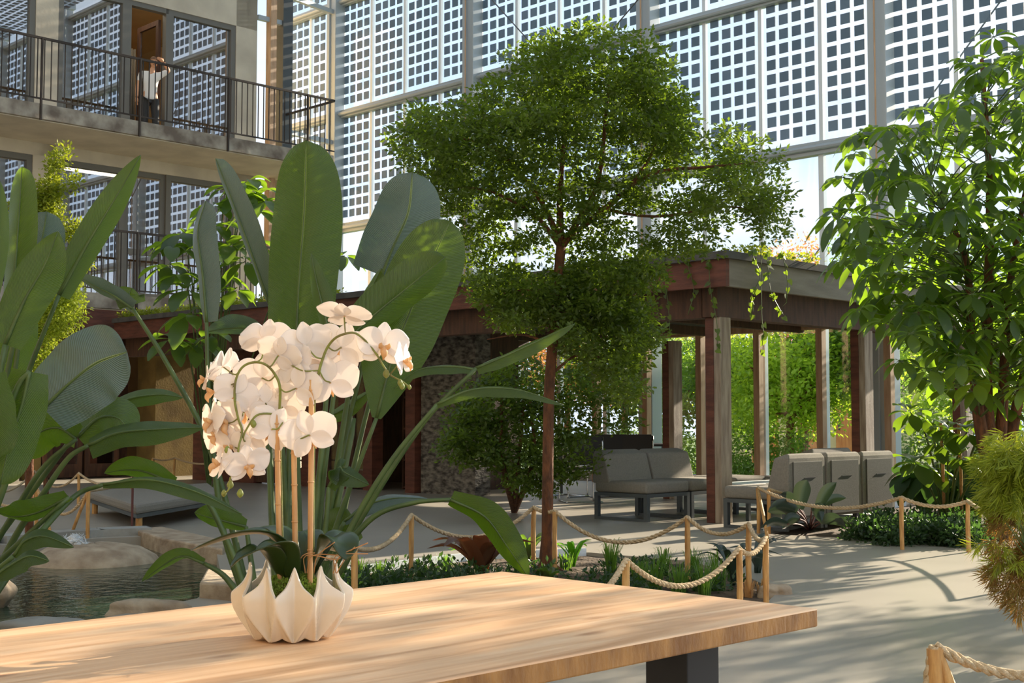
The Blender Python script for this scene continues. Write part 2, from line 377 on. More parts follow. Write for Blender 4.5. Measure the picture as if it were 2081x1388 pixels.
# ------------------------------------------------------------------ glass wall with solar cells (plane v = 18)
VW = 17.98; BAY = 4.54; U0 = 9.83; RAILZ = [.12, 5.45, 8.03, 10.61, 13.19]
cols = [U0+BAY*k for k in range(-3, 4)]     # -3.79 ... 23.45
ti = 1
for k, u in enumerate(cols):
    m = MB(); m.box((VW-.32, u-.14, 0), (VW-.04, u+.10, 13.4)); m.box((VW-.36, u+.04, 0), (VW-.30, u+.14, 13.4))
    o = m.build('trim_%d' % ti, M['steel'], rz=A45, bevel=.01); tag(o, kind='structure'); ti += 1
    if -1 < u < 20:
        m = MB(); m.box((VW-.42, u-.02, 2.9), (VW-.40, u+.0, 13.2)); o = m.build('trim_%d' % ti, M['wood_light'], rz=A45); tag(o, kind='structure'); ti += 1
for z in RAILZ:
    h = .11 if z != 5.45 else .15
    m = MB(); m.box((VW-.16, cols[0], z-h), (VW, 25.75, z+.06)); 
    if z > 3: m.tube([(VW-.2, cols[0], z-h*.3), (VW-.2, 25.7, z-h*.3)], .045, 8)
    o = m.build('trim_%d' % ti, M['steel'], rz=A45); tag(o, kind='structure'); ti += 1
pw = BAY/4
wi = [1]
def solar_proto():
    e = empty('window_1', B(VW-.05, 0, 0), A45, kind='structure')
    # local: x=v, y=u 0..pw, z 0..2.5
    f = MB(); hw = .035
    f.box((-.03,-.0-hw,0),(.03,-.0+hw,2.58)); f.build('window_frame', M['white_mull'], e, loc='local')
    p = MB(); p.box((-.004,hw,.05),(.004,pw-hw,2.5)); p.build('pane', M['pvglass'], e, loc='local')
    c = MB(); ncol = 4; nrow = 10; gap = (pw-.16)/ncol; gz = .238
    for i in range(ncol):
        for j in range(nrow):
            y = .08+gap*(i+.5); z = .12+gz*(j+.5); s = .084
            c.box((-.008,y-s,z-s*.98),(.008,y+s,z+s*.98))
    c.build('solar_cells', M['cell'], e, loc='local')
    return e
pro = solar_proto(); first = True
us = []
u = cols[0]
while u < 25.6-.3: us.append(u); u += pw
for z in RAILZ[1:4]:
    for u in us:
        e = pro if first else copy_tree(pro); first = False
        e.location = B(VW-.05, u, z+.05); e.name = 'window_%d' % wi[0]; wi[0] += 1
def clear_proto():
    e = empty('window_x', B(VW-.05, 0, 0), A45, kind='structure')
    f = MB(); hw = .045; f.box((-.05,-hw,0),(.04,hw,5.2)); f.build('window_frame', M['white_mull'], e, loc='local')
    p = MB(); p.box((-.004,hw,.03),(.004,pw-hw,5.15)); p.build('pane', M['pvglass'], e, loc='local'); return e
pro2 = clear_proto(); first = True
for u in us:
    e = pro2 if first else copy_tree(pro2); first = False
    e.location = B(VW-.05, u, .18); e.name = 'window_%d' % wi[0]; wi[0] += 1
# timber window lining inside the seating bay
m = MB()
m.box((17.45, 8.3, 2.5), (17.6, 14.2, 2.72)); 
for k in range(6):
    u = 9.65+1.15*k; m.box((17.48, u-.05, 0), (17.6, u+.06, 2.6))
m.box((17.46, 8.3, 0), (17.6, 14.2, .12))
o = m.build('trim_%d' % ti, M['wood_light'], rz=A45); tag(o, kind='structure'); ti += 1
added_wall = MB(); added_wall.box((-9.3,-12,0),(-9,30,13.4)); o = added_wall.build('wall_rear', mat('added_wall_plaster', (150,140,124), .9), rz=A45); tag(o, kind='structure')  # unseen wall behind the camera, added to dim light from the front
# glazed roof of the hall, with the same solar cells
m = MB()
for i in range(109):
    for j in range(120):
        v = -8.8+i*.244; u = -4+j*.27
        if j % 4 == 3 and False: continue
        m.box((v,u,13.42),(v+.165,u+.185,13.43))
o = m.build('ceiling_cells', M['cell'], rz=A45); tag(o, kind='structure')
m = MB(); m.box((-9,-4.2,13.44),(18,28.6,13.46)); o = m.build('ceiling', M['pvglass'], rz=A45); tag(o, kind='structure')
for k in range(8):
    m = MB(); m.box((-9, U0+BAY*(k-3)-.1, 13.46), (18, U0+BAY*(k-3)+.1, 13.9)); o = m.build('trim_%d' % ti, M['steel'], rz=A45); tag(o, kind='structure'); ti += 1
# bracing cables across the wall
for (a, b, lab) in ((P(1640,540,21), P(2035,0,18.5), 'thin steel bracing cable slanting up behind the umbrella tree'), (P(1000,0,24.5), P(1180,200,22.8), 'thin steel bracing cable above the tall tree top'), (P(1215,95,22.8), P(1330,-40,22), 'thin steel bracing cable right of the tall tree top')):
    m = MB(); m.tube([a, b], .012, 6); o = m.build('bracing_cable', M['steel_dark']); tag(o, lab, 'cable')

# ------------------------------------------------------------------ concrete building on the left (front wall u = 23.2)
UW = 23.2; UB = 21.4; Z1, Z2 = 3.35, 6.55
def wallbox(lst, name, mt, **k):
    m = MB()
    for a, b in lst: m.box(a, b)
    o = m.build(name, mt, rz=A45, **k); tag(o, kind='structure'); return o
piers = []
for (z0, z1, head) in ((Z1, 6.3, 6.02), (Z2, 10.9, 9.4)):
    for (va, vb) in ((3.0, 4.2), (8.0, 8.3), (10.62, 11.06), (14.98, 15.5)):
        piers.append(((va, UW, z0), (vb, UW+.3, z1)))
    piers.append(((3.0, UW, head), (15.5, UW+.3, z1)))
wallbox(piers, 'wall_left', M['concrete'])
wallbox([((3, UW+.3, Z2+3.2), (15.5, 29, Z2+3.4)), ((3, UW, Z2-.25), (15.5, 29, Z2)), ((3, UW, Z1-.25), (15.5, 29, Z1))], 'ceiling', M['room'])
wallbox([((3, 28.8, 0), (15.5, 29, 10.9)), ((15.3, UW+.3, 0), (15.5, 28.8, 10.9)), ((11.0, 25.5, Z1), (11.1, 28.8, 6.3))], 'wall_back', M['room'])
# ground storey
wallbox([((3, UW, 0), (9.6, UW+.3, 3.1)), ((9.6,UW,2.5),(12.3,UW+.3,3.1)), ((10.6,UW,0),(10.9,UW+.3,2.5)), ((13.0, UW-.4, 0), (15.5, UW+.3, 3.1))], 'wall_ground', M['yellowwall'])
wallbox([((9.6, UW+.5, 0), (12.9, UW+.6, 3.1))], 'wall_inner', M['wood_dark'])
wallbox([((8.0, UB+.05, 2.72), (16.0, UB+.35, 3.06))], 'trim_beam', M['wood_red'])
bpy.data.objects['trim_beam'].name = 'trim_%d' % ti; ti += 1
wallbox([((9.55, UW-1.2, 0), (9.95, UW-.8, 3.05))], 'trim_%d' % ti, M['concrete']); ti += 1
# two dark doors on the ground storey
def door(va, vb, z0, z1, name, u=UW+.1, mt='wood_dark', gl=True):
    e = empty(name, B((va+vb)/2, u, z0), A45, kind='structure')
    m = MB(); w = .1
    m.box((va,u-.03,z0),(va+w,u+.04,z1)); m.box((vb-w,u-.03,z0),(vb,u+.04,z1)); m.box((va+w,u-.03,z1-w),(vb-w,u+.04,z1)); m.box((va+w,u-.03,z0),(vb-w,u+.04,z0+.25)); m.box((va+w,u-.02,z0+1.0),(vb-w,u+.03,z0+1.12))
    m.build('door_leaf', M[mt], e, rz=A45)
    if gl:
        m = MB(); m.box((va+w,u,z0+.25),(vb-w,u+.01,z1-w)); m.build('pane', M['winglass'], e, rz=A45)
    m = MB(); m.box((vb-.08,u-.06,z0+.95),(vb-.05,u-.03,z0+1.2)); m.tube([(vb-.065,u-.07,z0+1.08),(vb-.2,u-.09,z0+1.08)], .012, 6); m.build('door_handle', M['chrome'], e, rz=A45)
    return e
door(11.05, 11.75, .02, 2.5, 'door_1'); door(11.8, 12.5, .02, 2.5, 'door_2'); door(9.62, 10.5, .02, 2.5, 'door_3')
def bwin(va, vb, z0, z1, extra=()):
    e = empty('window_%d' % wi[0], B((va+vb)/2, UW+.1, z0), A45, kind='structure'); wi[0] += 1
    m = MB(); w = .11; u0, u1 = UW+.02, UW+.16
    m.box((va,u0,z0),(va+w,u1,z1)); m.box((vb-w,u0,z0),(vb,u1,z1)); m.box((va+w,u0,z1-w),(vb-w,u1,z1)); m.box((va+w,u0,z0),(vb-w,u1,z0+w))
    for x in extra: m.box((x-.04,u0,z0+w),(x+.04,u1,z1-w))
    m.build('window_frame', M['wframe'], e, rz=A45)
    m = MB(); m.box((va+w,UW+.08,z0+w),(vb-w,UW+.09,z1-w)); m.build('pane', M['winglass'], e, rz=A45)
for z0, z1 in ((Z1, 6.02), (Z2, 9.4)):
    bwin(4.2, 8.0, z0, z1, (6.1,)); bwin(8.3, 10.62, z0, z1); bwin(11.06, 12.5, z0, z1); bwin(13.4, 14.98, z0, z1)
# lower door closed (glazed), upper door standing open
door(12.5, 13.4, Z1, 6.02, 'door_4', mt='wframe')
e = empty('door_5', B(13.38, UW+.1, Z2), A45, kind='structure')
m = MB(); m.box((12.5,UW+.02,Z2),(12.58,UW+.16,9.4)); m.box((12.58,UW+.02,9.3),(13.4,UW+.16,9.4)); m.box((13.34,UW+.02,Z2),(13.4,UW+.16,9.4)); m.build('door_frame', M['wframe'], e, rz=A45)
m = MB(); m.box((13.27,UW+.2,Z2),(13.33,UW+.3,9.2)); m.box((13.27,UW+.95,Z2),(13.33,UW+1.05,9.2)); m.box((13.27,UW+.3,9.1),(13.33,UW+.95,9.2)); m.box((13.27,UW+.3,Z2),(13.33,UW+.95,Z2+.12)); m.build('door_leaf', M['wood_dark'], e, rz=A45)
m = MB(); m.box((13.295,UW+.3,Z2+.12),(13.305,UW+.95,9.1)); m.build('pane', M['winglass'], e, rz=A45)
# curtains inside door opening
m = MB()
rows = []
for z in (Z2+.02, Z2+2.4):
    rows.append([B(12.9+.012*k, 24.9+.05*math.sin(k*1.1), z) for k in range(60)])
m.grid(rows); o = m.build('curtain', M['fabric'], smooth=True, solid=.01); tag(o, 'beige curtain hanging inside the open balcony door', 'curtain')
def lampmat(st):
    m = bpy.data.materials.new('lamp_and_fill_glow'); m.use_nodes = True; n = m.node_tree.nodes; n['Principled BSDF'].inputs['Emission Color'].default_value = (1,.86,.66,1); n['Principled BSDF'].inputs['Emission Strength'].default_value = st; return m
M['lamp'] = lampmat(6)
for (v, u, z, lab) in ((12.75, 24.6, 6.26, 'lit rectangular ceiling lamp in the lower room behind glass'),(12.9, 23.56, 9.72, 'added light panel hidden inside above the open upper balcony door')):  # upper panel is an added, unseen light brightening the dark room
    m = MB(); m.box((v-.55, u, z-.04), (v+.55, u+.6, z)); o = m.build('lamp_or_fill_panel', M['lamp'], rz=A45); tag(o, lab, 'lamp')
# balconies
def balcony(z, th, label, v0=8.2, v1=16.2):
    e = empty('balcony', B((v0+v1)/2, UB+.9, z-th), A45); tag(e, label, 'balcony', 'concrete balconies')
    m = MB(); m.box((v0-5, UB, z-th), (v1, UW, z)); m.build('slab', M['fascia'], e, rz=A45, bevel=.01)
    m = MB(); m.box((v0-5, UB+.05, z-th-.02), (v1-.05, UW-.002, z-th-.002)); m.build('soffit', M['concrete'], e, rz=A45)
    m = MB(); m.box((v0, UB-.03, z+1.12), (v1, UB+.01, z+1.16)); m.build('top_rail', M['rail'], e, rz=A45)
    m = MB(); m.box((v0, UB-.025, z+.07), (v1, UB+.005, z+.095)); m.build('bottom_rail', M['rail'], e, rz=A45)
    m = MB(); m.box((v1-.02, UB+.01, z+1.12), (v1+.02, UW+.6, z+1.16)); m.build('side_rail', M['rail'], e, rz=A45)
    pb = MB(); pb.box((v0, UB-.02, z+.09), (v0+.016, UB-.004, z+1.12)); p0 = pb.build('baluster', M['rail'], e, rz=A45)
    n = int((v1-v0)/.125); dv = Vector((1, 0, 0))
    for i in range(1, n):
        c = p0.copy(); C.objects.link(c); c.parent = e; c.location = p0.location+dv*(.125*i)
    pb = MB(); v = 9.89-1.87; pb.box((v, UB-.05, z-th-.02), (v+.03, UB-.004, z+1.14)); p1 = pb.build('rail_post', M['rail'], e, rz=A45)
    k = 1
    while v+1.87*k < v1-.1:
        c = p1.copy(); C.objects.link(c); c.parent = e; c.location = p1.location+dv*(1.87*k); k += 1
    return e
balcony(Z2, .27, 'upper concrete balcony with iron railing where a person stands')
balcony(Z1, .27, 'lower concrete balcony with iron railing behind the big leaves')
# corner posts and struts at the end of the building
m = MB(); m.box((15.78, UW-.1, 3), (15.93, UW+.08, 13)); o = m.build('trim_%d' % ti, M['wood_light'], rz=A45); tag(o, kind='structure'); ti += 1
m = MB(); m.box((16.1, UW-.1, 0), (16.35, UW+.15, 10.6)); o = m.build('trim_%d' % ti, M['steel_dark'], rz=A45); tag(o, kind='structure'); ti += 1
for (a, b) in (((16.2,UW,10.35),(17.7,23.45,10.35)), ((16.2,UW,7.35),(17.7,23.45,7.35)), ((15.5,UW,9.7),(16.2,UW,9.7)), ((16.2,UW,6.4),(17.7,23.45,6.4))):
    m = MB(); m.tube([a, b], .07, 4); o = m.build('trim_%d' % ti, M['steel'], rz=A45); tag(o, kind='structure'); ti += 1

# ------------------------------------------------------------------ low timber pavilion / pergola in front of the glass wall
VP, UP = 11.25, 8.06
e = empty('pergola', B(14.6, 14.6, 0), A45); tag(e, 'red-brown timber pergola with flat roof over the sofas by the glass wall', 'pergola')
m = MB(); m.box((VP+.06, UP+.06, 2.60), (17.6, 21.2, 2.83)); m.build('roof', M['roofing'], e, rz=A45)
m = MB(); m.box((VP, UP, 2.52), (VP+.06, 21.2, 2.81)); m.build('fascia', M['wood_red'], e, rz=A45)
m = MB(); m.box((VP+.06, UP, 2.52), (17.6, UP+.06, 2.81)); m.build('fascia', M['wood_fascia'], e, rz=A45)['label'] = 'weathered grey fascia board'
m = MB(); m.box((VP-.05, UP-.05, 2.81), (VP+.25, 21.2, 2.89)); m.box((VP+.25, UP-.05, 2.81), (17.6, UP+.25, 2.89)); m.build('roof_edge', M['roofing'], e, rz=A45)
m = MB(); m.box((VP+.2, 8.32, 2.22), (17.55, 8.52, 2.60)); m.build('beam', M['wood_dark'], e, rz=A45)
m = MB(); m.box((11.48, 8.55, 2.22), (11.68, 21.2, 2.59)); m.build('beam', M['wood_dark'], e, rz=A45)
for k in range(8):
    u = 9.6+1.5*k; m = MB(); m.box((11.7, u, 2.46), (17.55, u+.1, 2.6)); m.build('joist', M['wood_dark'], e, rz=A45)
def pillar(v, u, par):
    p = empty('pillar', B(v+.1, u+.1, 0), 0)
    p.parent = par; mi = world_of(par).inverted(); p.location = mi @ B(v+.1, u+.1, 0); p.rotation_euler = (0, 0, -A45)
    return p
for (v, u) in ((11.48, 8.31), (14.5, 8.31), (14.5, 11.3), (17.2, 8.31)):
    m = MB(); m.box((v, u+.09, 0), (v+.20, u+.2, 2.219)); m.build('pillar', M['wood_red'], e, rz=A45, bevel=.006)
    m = MB(); m.box((v+.002, u, 0), (v+.20, u+.088, 2.219)); m.build('pillar_facing', M['wood_grey'], e, rz=A45, bevel=.006)
# pavilion wall at the back: stone, posts, dark doors, planks
wallbox([((13.0, 13.75, 0), (13.3, 14.95, 2.5))], 'wall_stone', M['stone_wall'])
wallbox([((12.95, 15.2, 1.95), (13.1, 21.3, 2.55)), ((12.93,17.4,0),(13.1,17.9,1.95)), ((12.93,19.3,0),(13.1,21.3,1.95))], 'wall_plank', M['wood_red'])
wallbox([((15.0, 14.95, 0), (15.1, 21.3, 2.5)), ((13.1,14.9,0),(15.0,14.98,2.5))], 'wall_rear', M['wood_dark'])
for u in (14.98, 16.0, 16.65, 17.3, 18.3):
    wallbox([((12.9, u, 0), (13.12, u+.22, 2.5))], 'trim_%d' % ti, M['wood_red']); ti += 1
for k, (ua, ub) in enumerate(((16.22,16.65),(16.87,17.3),(17.9,18.3),(18.52,19.3))):
    e2 = empty('door_%d' % (6+k), B(13.0, (ua+ub)/2, 0), A45, kind='structure')
    m = MB(); m.box((12.98,ua,.02),(13.04,ua+.07,1.95)); m.box((12.98,ub-.07,.02),(13.04,ub,1.95)); m.box((12.98,ua+.07,.02),(13.04,ub-.07,.3)); m.box((12.98,ua+.07,1.85),(13.04,ub-.07,1.95)); m.build('door_leaf', M['wood_dark'], e2, rz=A45)
    m = MB(); m.box((13.0,ua+.07,.3),(13.01,ub-.07,1.85)); m.build('pane', M['winglass'], e2, rz=A45)
# shelf with small pots in the opening
e2 = empty('shelf', B(13.6, 15.6, 0), A45); tag(e2, 'dark shelf unit inside the open doorway beside the stone wall', 'shelf')
for z in (.02, .45, .95, 1.45):
    m = MB(); m.box((13.5, 15.25, z), (13.85, 15.95, z+.03)); m.build('shelf_board', M['wood_dark'], e2, rz=A45)
m = MB(); m.box((13.5,15.22,0),(13.85,15.25,1.6)); m.box((13.5,15.95,0),(13.85,15.98,1.6)); m.build('side_panel', M['wood_dark'], e2, rz=A45)
for k, (u, z, h, lab) in enumerate(((15.75,.983,.2,'pale jar on the middle shelf, left one in the doorway'),(15.6,.983,.14,'pale jar on the middle shelf, middle one in the doorway'),(15.42,.983,.12,'pale jar on the middle shelf, right one in the doorway'),(15.7,.483,.16,'pale jar on the lower shelf in the doorway'))):
    m = MB(); c = B(13.6, u, z); rr = .05
    m.tube([c, c+Vector((0,0,.01)), c+Vector((0,0,h*.5)), c+Vector((0,0,h*.8)), c+Vector((0,0,h))], [rr*.8, rr, rr*1.1, rr*.8, rr*.55], 14)
    o = m.build('jar', M['ceramic'], smooth=True); tag(o, lab, 'jar', 'jars on the doorway shelf')

# ------------------------------------------------------------------ table
TT = .75; T = .035
e = empty('table', B(1.0, 1.81, 0), A45); tag(e, 'long light oak table in the foreground with dark metal legs', 'table')
m = MB(); m.rbox((-.35, 1.379, TT-T), (2.215, 2.247, TT), .003, 2)
m.mi = [0 if min(m.v[i][2] for i in f) > TT-.004 else 1 for f in m.f]
m.build('tabletop', [M['oak'], M['oak_edge']], e, rz=A45)
for v in (.1, 1.96):
    for u in (1.5, 2.05):
        m = MB(); m.box((v, u, 0), (v+.10, u+.10, TT-T-.001)); m.build('leg', M['steel_dark'] if False else M['black'], e, rz=A45, bevel=.003)
m = MB(); m.box((.2, 1.7, TT-T-.05), (1.96, 1.76, TT-T-.001)); m.build('crossbar', M['black'], e, rz=A45)

# ------------------------------------------------------------------ potted orchid
OD = 2.2
pc = P(594, 1290, OD); pc.z = TT
orc = empty('potted_orchid', pc); tag(orc, 'white moth orchid on canes in a cream lotus-shaped ceramic pot on the table', 'potted orchid')
NP = 10; SEG = NP*20
rows = []
PH = .128
def potR(h):
    return .066+.036*math.sin(min(1, h/.55)*math.pi/2)**1.1 - (.016*((h-.55)/.45)**1.6 if h > .55 else 0)
NH = 40
for i in range(NH+1):
    row = []
    for j in range(SEG):
        th = 2*math.pi*j/SEG; ph = ((th/(2*math.pi/NP)) % 1)-.5      # -.5...5, petal centre at 0
        a = abs(ph)*2                                                  # 0 centre, 1 seam
        top = .60+.40*(1-a)**1.15*(1-.35*math.sin(a*math.pi)) if a > 0 else 1.0
        s = i/NH; h = s*top; z = h*PH+.007*a*a*(1-s)
        w = .94*math.sin(min(1, max(0, h))*math.pi)**.8 if h < .5 else .94
        w = max(w, .03); D = .026*math.sin(min(1, max(.02, h*.92+.02))*math.pi)**.6
        if a < w: q = a/w; inset = D*(1-q**1.25)
        else: inset = .006*min(1, (a-w)/.25)*(1-h/.6)
        rr = potR(h)-inset
        row.append(pc+Vector((rr*math.cos(th+.2), rr*math.sin(th+.2), z+.001)))
    rows.append(row)
m = MB(); m.grid(rows, closed=True)
nb = len(m.v); m.add([pc+Vector((0,0,.004))]+[p for p in rows[0]], [(0, 1+(j+1) % SEG, 1+j) for j in range(SEG)])
pot = m.build('pot', M['ceramic'], orc, smooth=True, solid=.005)
sub = pot.modifiers.new('sub', 'SUBSURF'); sub.levels = 1; sub.render_levels = 1
# moss
m = MB(); rows = []
for i in range(9):
    r_ = .064*i/8; rows.append([pc+Vector((r_*math.cos(a*2*math.pi/28), r_*math.sin(a*2*math.pi/28), .098-.03*(i/8)**2+rnd(-.003,.004))) for a in range(28)])
m.grid(rows, closed=True); m.build('moss_bed', M['mossbase'], orc, smooth=True)
m = MB()
def leaflet(m, base, d, n, L, w, fold=.25):
    s = d.cross(n); s = s.normalized() if s.length > 1e-6 else d.orthogonal().normalized(); n = s.cross(d)
    m.add([base, base+d*L*.5+s*w+n*fold*w, base+d*L, base+d*L*.5-s*w+n*fold*w], [(0,1,2),(0,2,3)])
def rv():
    while True:
        v = Vector((rnd(-1,1), rnd(-1,1), rnd(-1,1)))
        if .05 < v.length < 1: return v.normalized()
for i in range(4200):
    a = rnd(0, 2*math.pi); r_ = .062*math.sqrt(random.random()); z = .098-.03*(r_/.064)**2
    b = pc+Vector((r_*math.cos(a), r_*math.sin(a), z+rnd(-.002, .01)))
    d = (rv()+Vector((0,0,.9))).normalized(); leaflet(m, b, d, rv(), rnd(.004,.008), .0016)
m.build('moss', M['moss'], orc)
def OP(x, y, dd=0): return P(x, y, OD+dd)
for (pts) in ([(571,1170),(565,1000),(563,842)], [(600,1168),(599,1040),(597,905)], [(630,1172),(632,950),(633,772)]):
    q = [OP(x, y, -.02) for x, y in pts]; q[0].z = TT+.06
    q = cr_spline(q, 8); m = MB(); m.tube(q, .0046, 8)
    for t in range(3, len(q)-1, 4): m.tube([q[t]-Vector((0,0,.001)), q[t]+Vector((0,0,.0015))], .0054, 8)
    m.build('cane', M['cane'], orc, smooth=True)
stems = [
 [(576,1160,0),(571,1000,0),(569,880,-.01),(568,839,-.01),(569,789,-.02),(560,763,-.02),(543,743,-.03),(522,736,-.03),(500,741,-.03),(486,755,-.03),(478,779,-.03),(477,815,-.03),(484,850,-.03),(492,877,-.03),(485,909,-.04),(481,948,-.04),(468,972,-.04),(465,994,-.04),(453,1005,-.04)],
 [(604,1158,0),(602,1040,0),(599,950,-.01),(596,909,-.02),(591,885,-.02),(577,855,-.02),(556,842,-.02),(522,844,-.03),(500,874,-.03),(494,890,-.03)],
 [(636,1160,0),(637,950,0),(639,808,-.01),(649,753,-.02),(656,729,-.02),(666,705,-.02),(683,686,-.03),(707,677,-.03),(724,678,-.02),(745,695,.0),(765,720,.0),(779,743,-.02),(793,762,-.02),(817,775,-.02),(832,787,-.02)]]
STP = []
for st in stems:
    q = [OP(x, y, d) for x, y, d in st]; q[0].z = TT+.07
    STP.append(q); qq = cr_spline(q, 5); m = MB(); n = len(qq)
    m.tube(qq, [.0026*(1-.45*i/n) for i in range(n)], 8); m.build('stem', M['ostem'], orc, smooth=True)
# flowers: (x, y, radius m, facing yaw deg (0 = toward camera, 90 = right), pitch up deg, roll, stem index)
flowers = [
 (537,690,.042,215,35,0,0), (700,642,.042,170,62,10,2), (622,702,.042,200,15,-10,2), (693,706,.045,190,5,15,2), (778,704,.042,20,-5,-8,2),
 (819,733,.034,70,5,10,2), (533,768,.044,195,8,0,0), (603,789,.042,160,5,20,0), (671,777,.045,185,0,-15,2), (452,745,.036,250,25,0,0),
 (437,795,.036,-75,0,10,0), (566,722,.036,170,25,20,0), (462,858,.040,-30,-10,20,0), (432,855,.036,-55,0,5,0), (553,872,.040,190,0,30,1),
 (629,884,.044,175,0,-20,1), (448,943,.036,-60,20,0,0), (503,945,.036,30,-20,15,0), (497,835,.040,200,-25,0,0), (575,826,.036,180,10,0,1), (508,892,.034,170,-10,0,1), (655,738,.036,175,10,30,2), (478,800,.036,200,0,25,0), (470,905,.034,-20,-15,0,0), (590,740,.038,165,0,-20,2), (420,770,.030,-80,10,0,0), (540,820,.034,190,-10,0,1), (440,885,.034,-40,-5,30,0)]
def petal_rows(Lp, Wp, ang, cup, pw_, back, n1=7, n2=7):
    rows = []
    for i in range(n1):
        t = i/(n1-1); w = Wp*math.sin(min(1, t*1.0)*math.pi)**pw_ if 0 < t < 1 else Wp*.06
        if t == 1: w = Wp*.12
        row = []
        for j in range(n2):
            s = (j/(n2-1)-.5)*2
            x = t*Lp; y = s*w; z = back*math.sin(t*math.pi*.5)-cup*t*t+ .14*w*(s*s)*(1 if cup > 0 else -1) + .03*Lp*math.sin(s*5+t*6)*t
            ca, sa = math.cos(ang), math.sin(ang)
            row.append(Vector((x*ca-y*sa, x*sa+y*ca, z)))
        rows.append(row)
    return rows
for (x, y, r_, yaw, pit, roll, si) in flowers:
    c = OP(x, y, rnd(-.045, .035))
    # front direction
    ya, pi_ = R(yaw), R(pit)
    f = Vector((math.sin(ya)*math.cos(pi_), -math.cos(ya)*math.cos(pi_), math.sin(pi_)))
    s = Vector((0,0,1)).cross(f).normalized(); up = f.cross(s)
    rr = R(roll+rnd(-6,6)); s2 = s*math.cos(rr)+up*math.sin(rr); u2 = up*math.cos(rr)-s*math.sin(rr)
    Mx = Matrix((s2, u2, f)).transposed()
    m = MB()
    j = rnd(-.15, .15)
    for (L_, W_, an, cup, pw_, bk) in ((r_*1.0, r_*.36, R(90)+j*.3, .0, .7, -.002), (r_*.98, r_*.36, R(215)+j, -.006, .7, -.003), (r_*.98, r_*.36, R(325)-j, -.006, .7, -.003),
                                   (r_*1.18, r_*.62, R(18)+j, rnd(.0,.010), .52, .003), (r_*1.18, r_*.62, R(162)+j, rnd(.0,.010), .52, .003)):
        rws = petal_rows(L_, W_, an, cup, pw_, bk); m.grid([[c+Mx @ p for p in rw] for rw in rws])
    fo = m.build('flower', M['petal'], orc, smooth=True, solid=.0004)
    sb = fo.modifiers.new('sub', 'SUBSURF'); sb.levels = 1; sb.render_levels = 1
    m = MB()
    lp = [(0,0,.002),(0,-.10,.20),(0,-.30,.36),(0,-.55,.30)]
    q = cr_spline([c+Mx @ (Vector(p)*r_) for p in lp], 4); m.tube(q, [r_*k for k in (.05,.07,.09,.12,.13,.14,.15,.15,.13,.11,.07,.04,.02)], 8)
    for sg in (-1, 1):
        q = cr_spline([c+Mx @ (Vector(p)*r_) for p in ((0,-.05,.1),(sg*.16,0,.26),(sg*.17,.14,.40))], 4); m.tube(q, [r_*k for k in (.05,.08,.1,.11,.1,.09,.08,.05,.02)], 6)
    m.build('lip', M['lip'], fo, smooth=True)
    # short flower stalk to the nearest stem point
    near = min(STP[si][3:], key=lambda p: (p-c).length)
    m = MB(); q = cr_spline([near, (near+c)/2+Vector((0,0,-.006))-f*.008, c-f*.003], 5); m.tube(q, .0013, 6); m.build('flower_stalk', M['ostem'], orc, smooth=True)
for (x, y, s) in ((468,985,1),(488,1003,1),(455,1003,.8),(500,918,.9),(462,915,.9),(785,760,1),(813,778,.8),(817,785,.8),(832,787,.6),(515,862,.9)):
    c = OP(x, y, -.035); m = MB(); m.tube([c+Vector((0,0,-.007*s)), c+Vector((0,0,-.004*s)), c, c+Vector((0,0,.005*s)), c+Vector((0,0,.008*s))], [.001, .0045*s, .006*s, .004*s, .001], 8)
    m.build('bud', M['ostem'], orc, smooth=True)
def strap(m, pts, w, fold=.3, n2=6, up=Vector((0,0,1)), tw=0, wave=.0, base=.3, tip=.75, umul=1, side=None, nseg=5):
    """blade along a spine; w half width in metres"""
    q = cr_spline(pts, nseg); n = len(q); rows = []; uv = []
    ln = 0
    for i, p in enumerate(q):
        t = i/(n-1); d = (q[min(i+1, n-1)]-q[max(i-1, 0)]).normalized()
        sd_ = side if side is not None else d.cross(up)
        sd_ = sd_-d*sd_.dot(d); sd_.normalize(); nn = sd_.cross(d)
        if tw: a = tw*t; sd_, nn = sd_*math.cos(a)+nn*math.sin(a), nn*math.cos(a)-sd_*math.sin(a)
        ww = w*((base+(1-base)*math.sin(min(1, t/.5)*math.pi/2)) if t < .5 else 1)*(max(0, 1-((t-.5)/.5)**(2.0 if tip > .7 else 3.4))**(tip if tip > .7 else .5) if t > .5 else 1)+.0008
        if i: ln += (p-q[i-1]).length
        for j in range(n2+1):
            s = j/n2*2-1; rows.append(p+sd_*ww*s+nn*(abs(s)**1.4*ww*fold*1.2+wave*w*math.sin(t*17+s*2)*abs(s))); uv.append((ln*umul, s))
    R_ = [rows[i*(n2+1):(i+1)*(n2+1)] for i in range(n)]
    m.grid(R_, uv)
oleaves = [([(588,1165,0),(560,1100,-.04),(500,1085,-.05),(388,1118,-.03)], .026), ([(585,1168,0),(545,1120,-.08),(500,1128,-.11),(468,1152,-.12)], .024),
 ([(595,1160,0),(575,1095,.03),(535,1078,.05),(470,1092,.07)], .026), ([(636,1165,0),(668,1100,.0),(698,1102,-.03),(704,1138,-.05)], .028),
 ([(640,1160,.02),(675,1095,.05),(700,1090,.06),(716,1098,.06)], .022), ([(606,1162,.03),(600,1105,.06),(590,1080,.09)], .026), ([(618,1162,.03),(628,1105,.06),(640,1075,.1)], .024),
 ([(600,1168,-.03),(585,1120,-.07),(560,1105,-.10),(520,1118,-.13)], .02), ([(625,1168,.03),(645,1120,.08),(690,1120,.12),(725,1118,.13)], .02)]
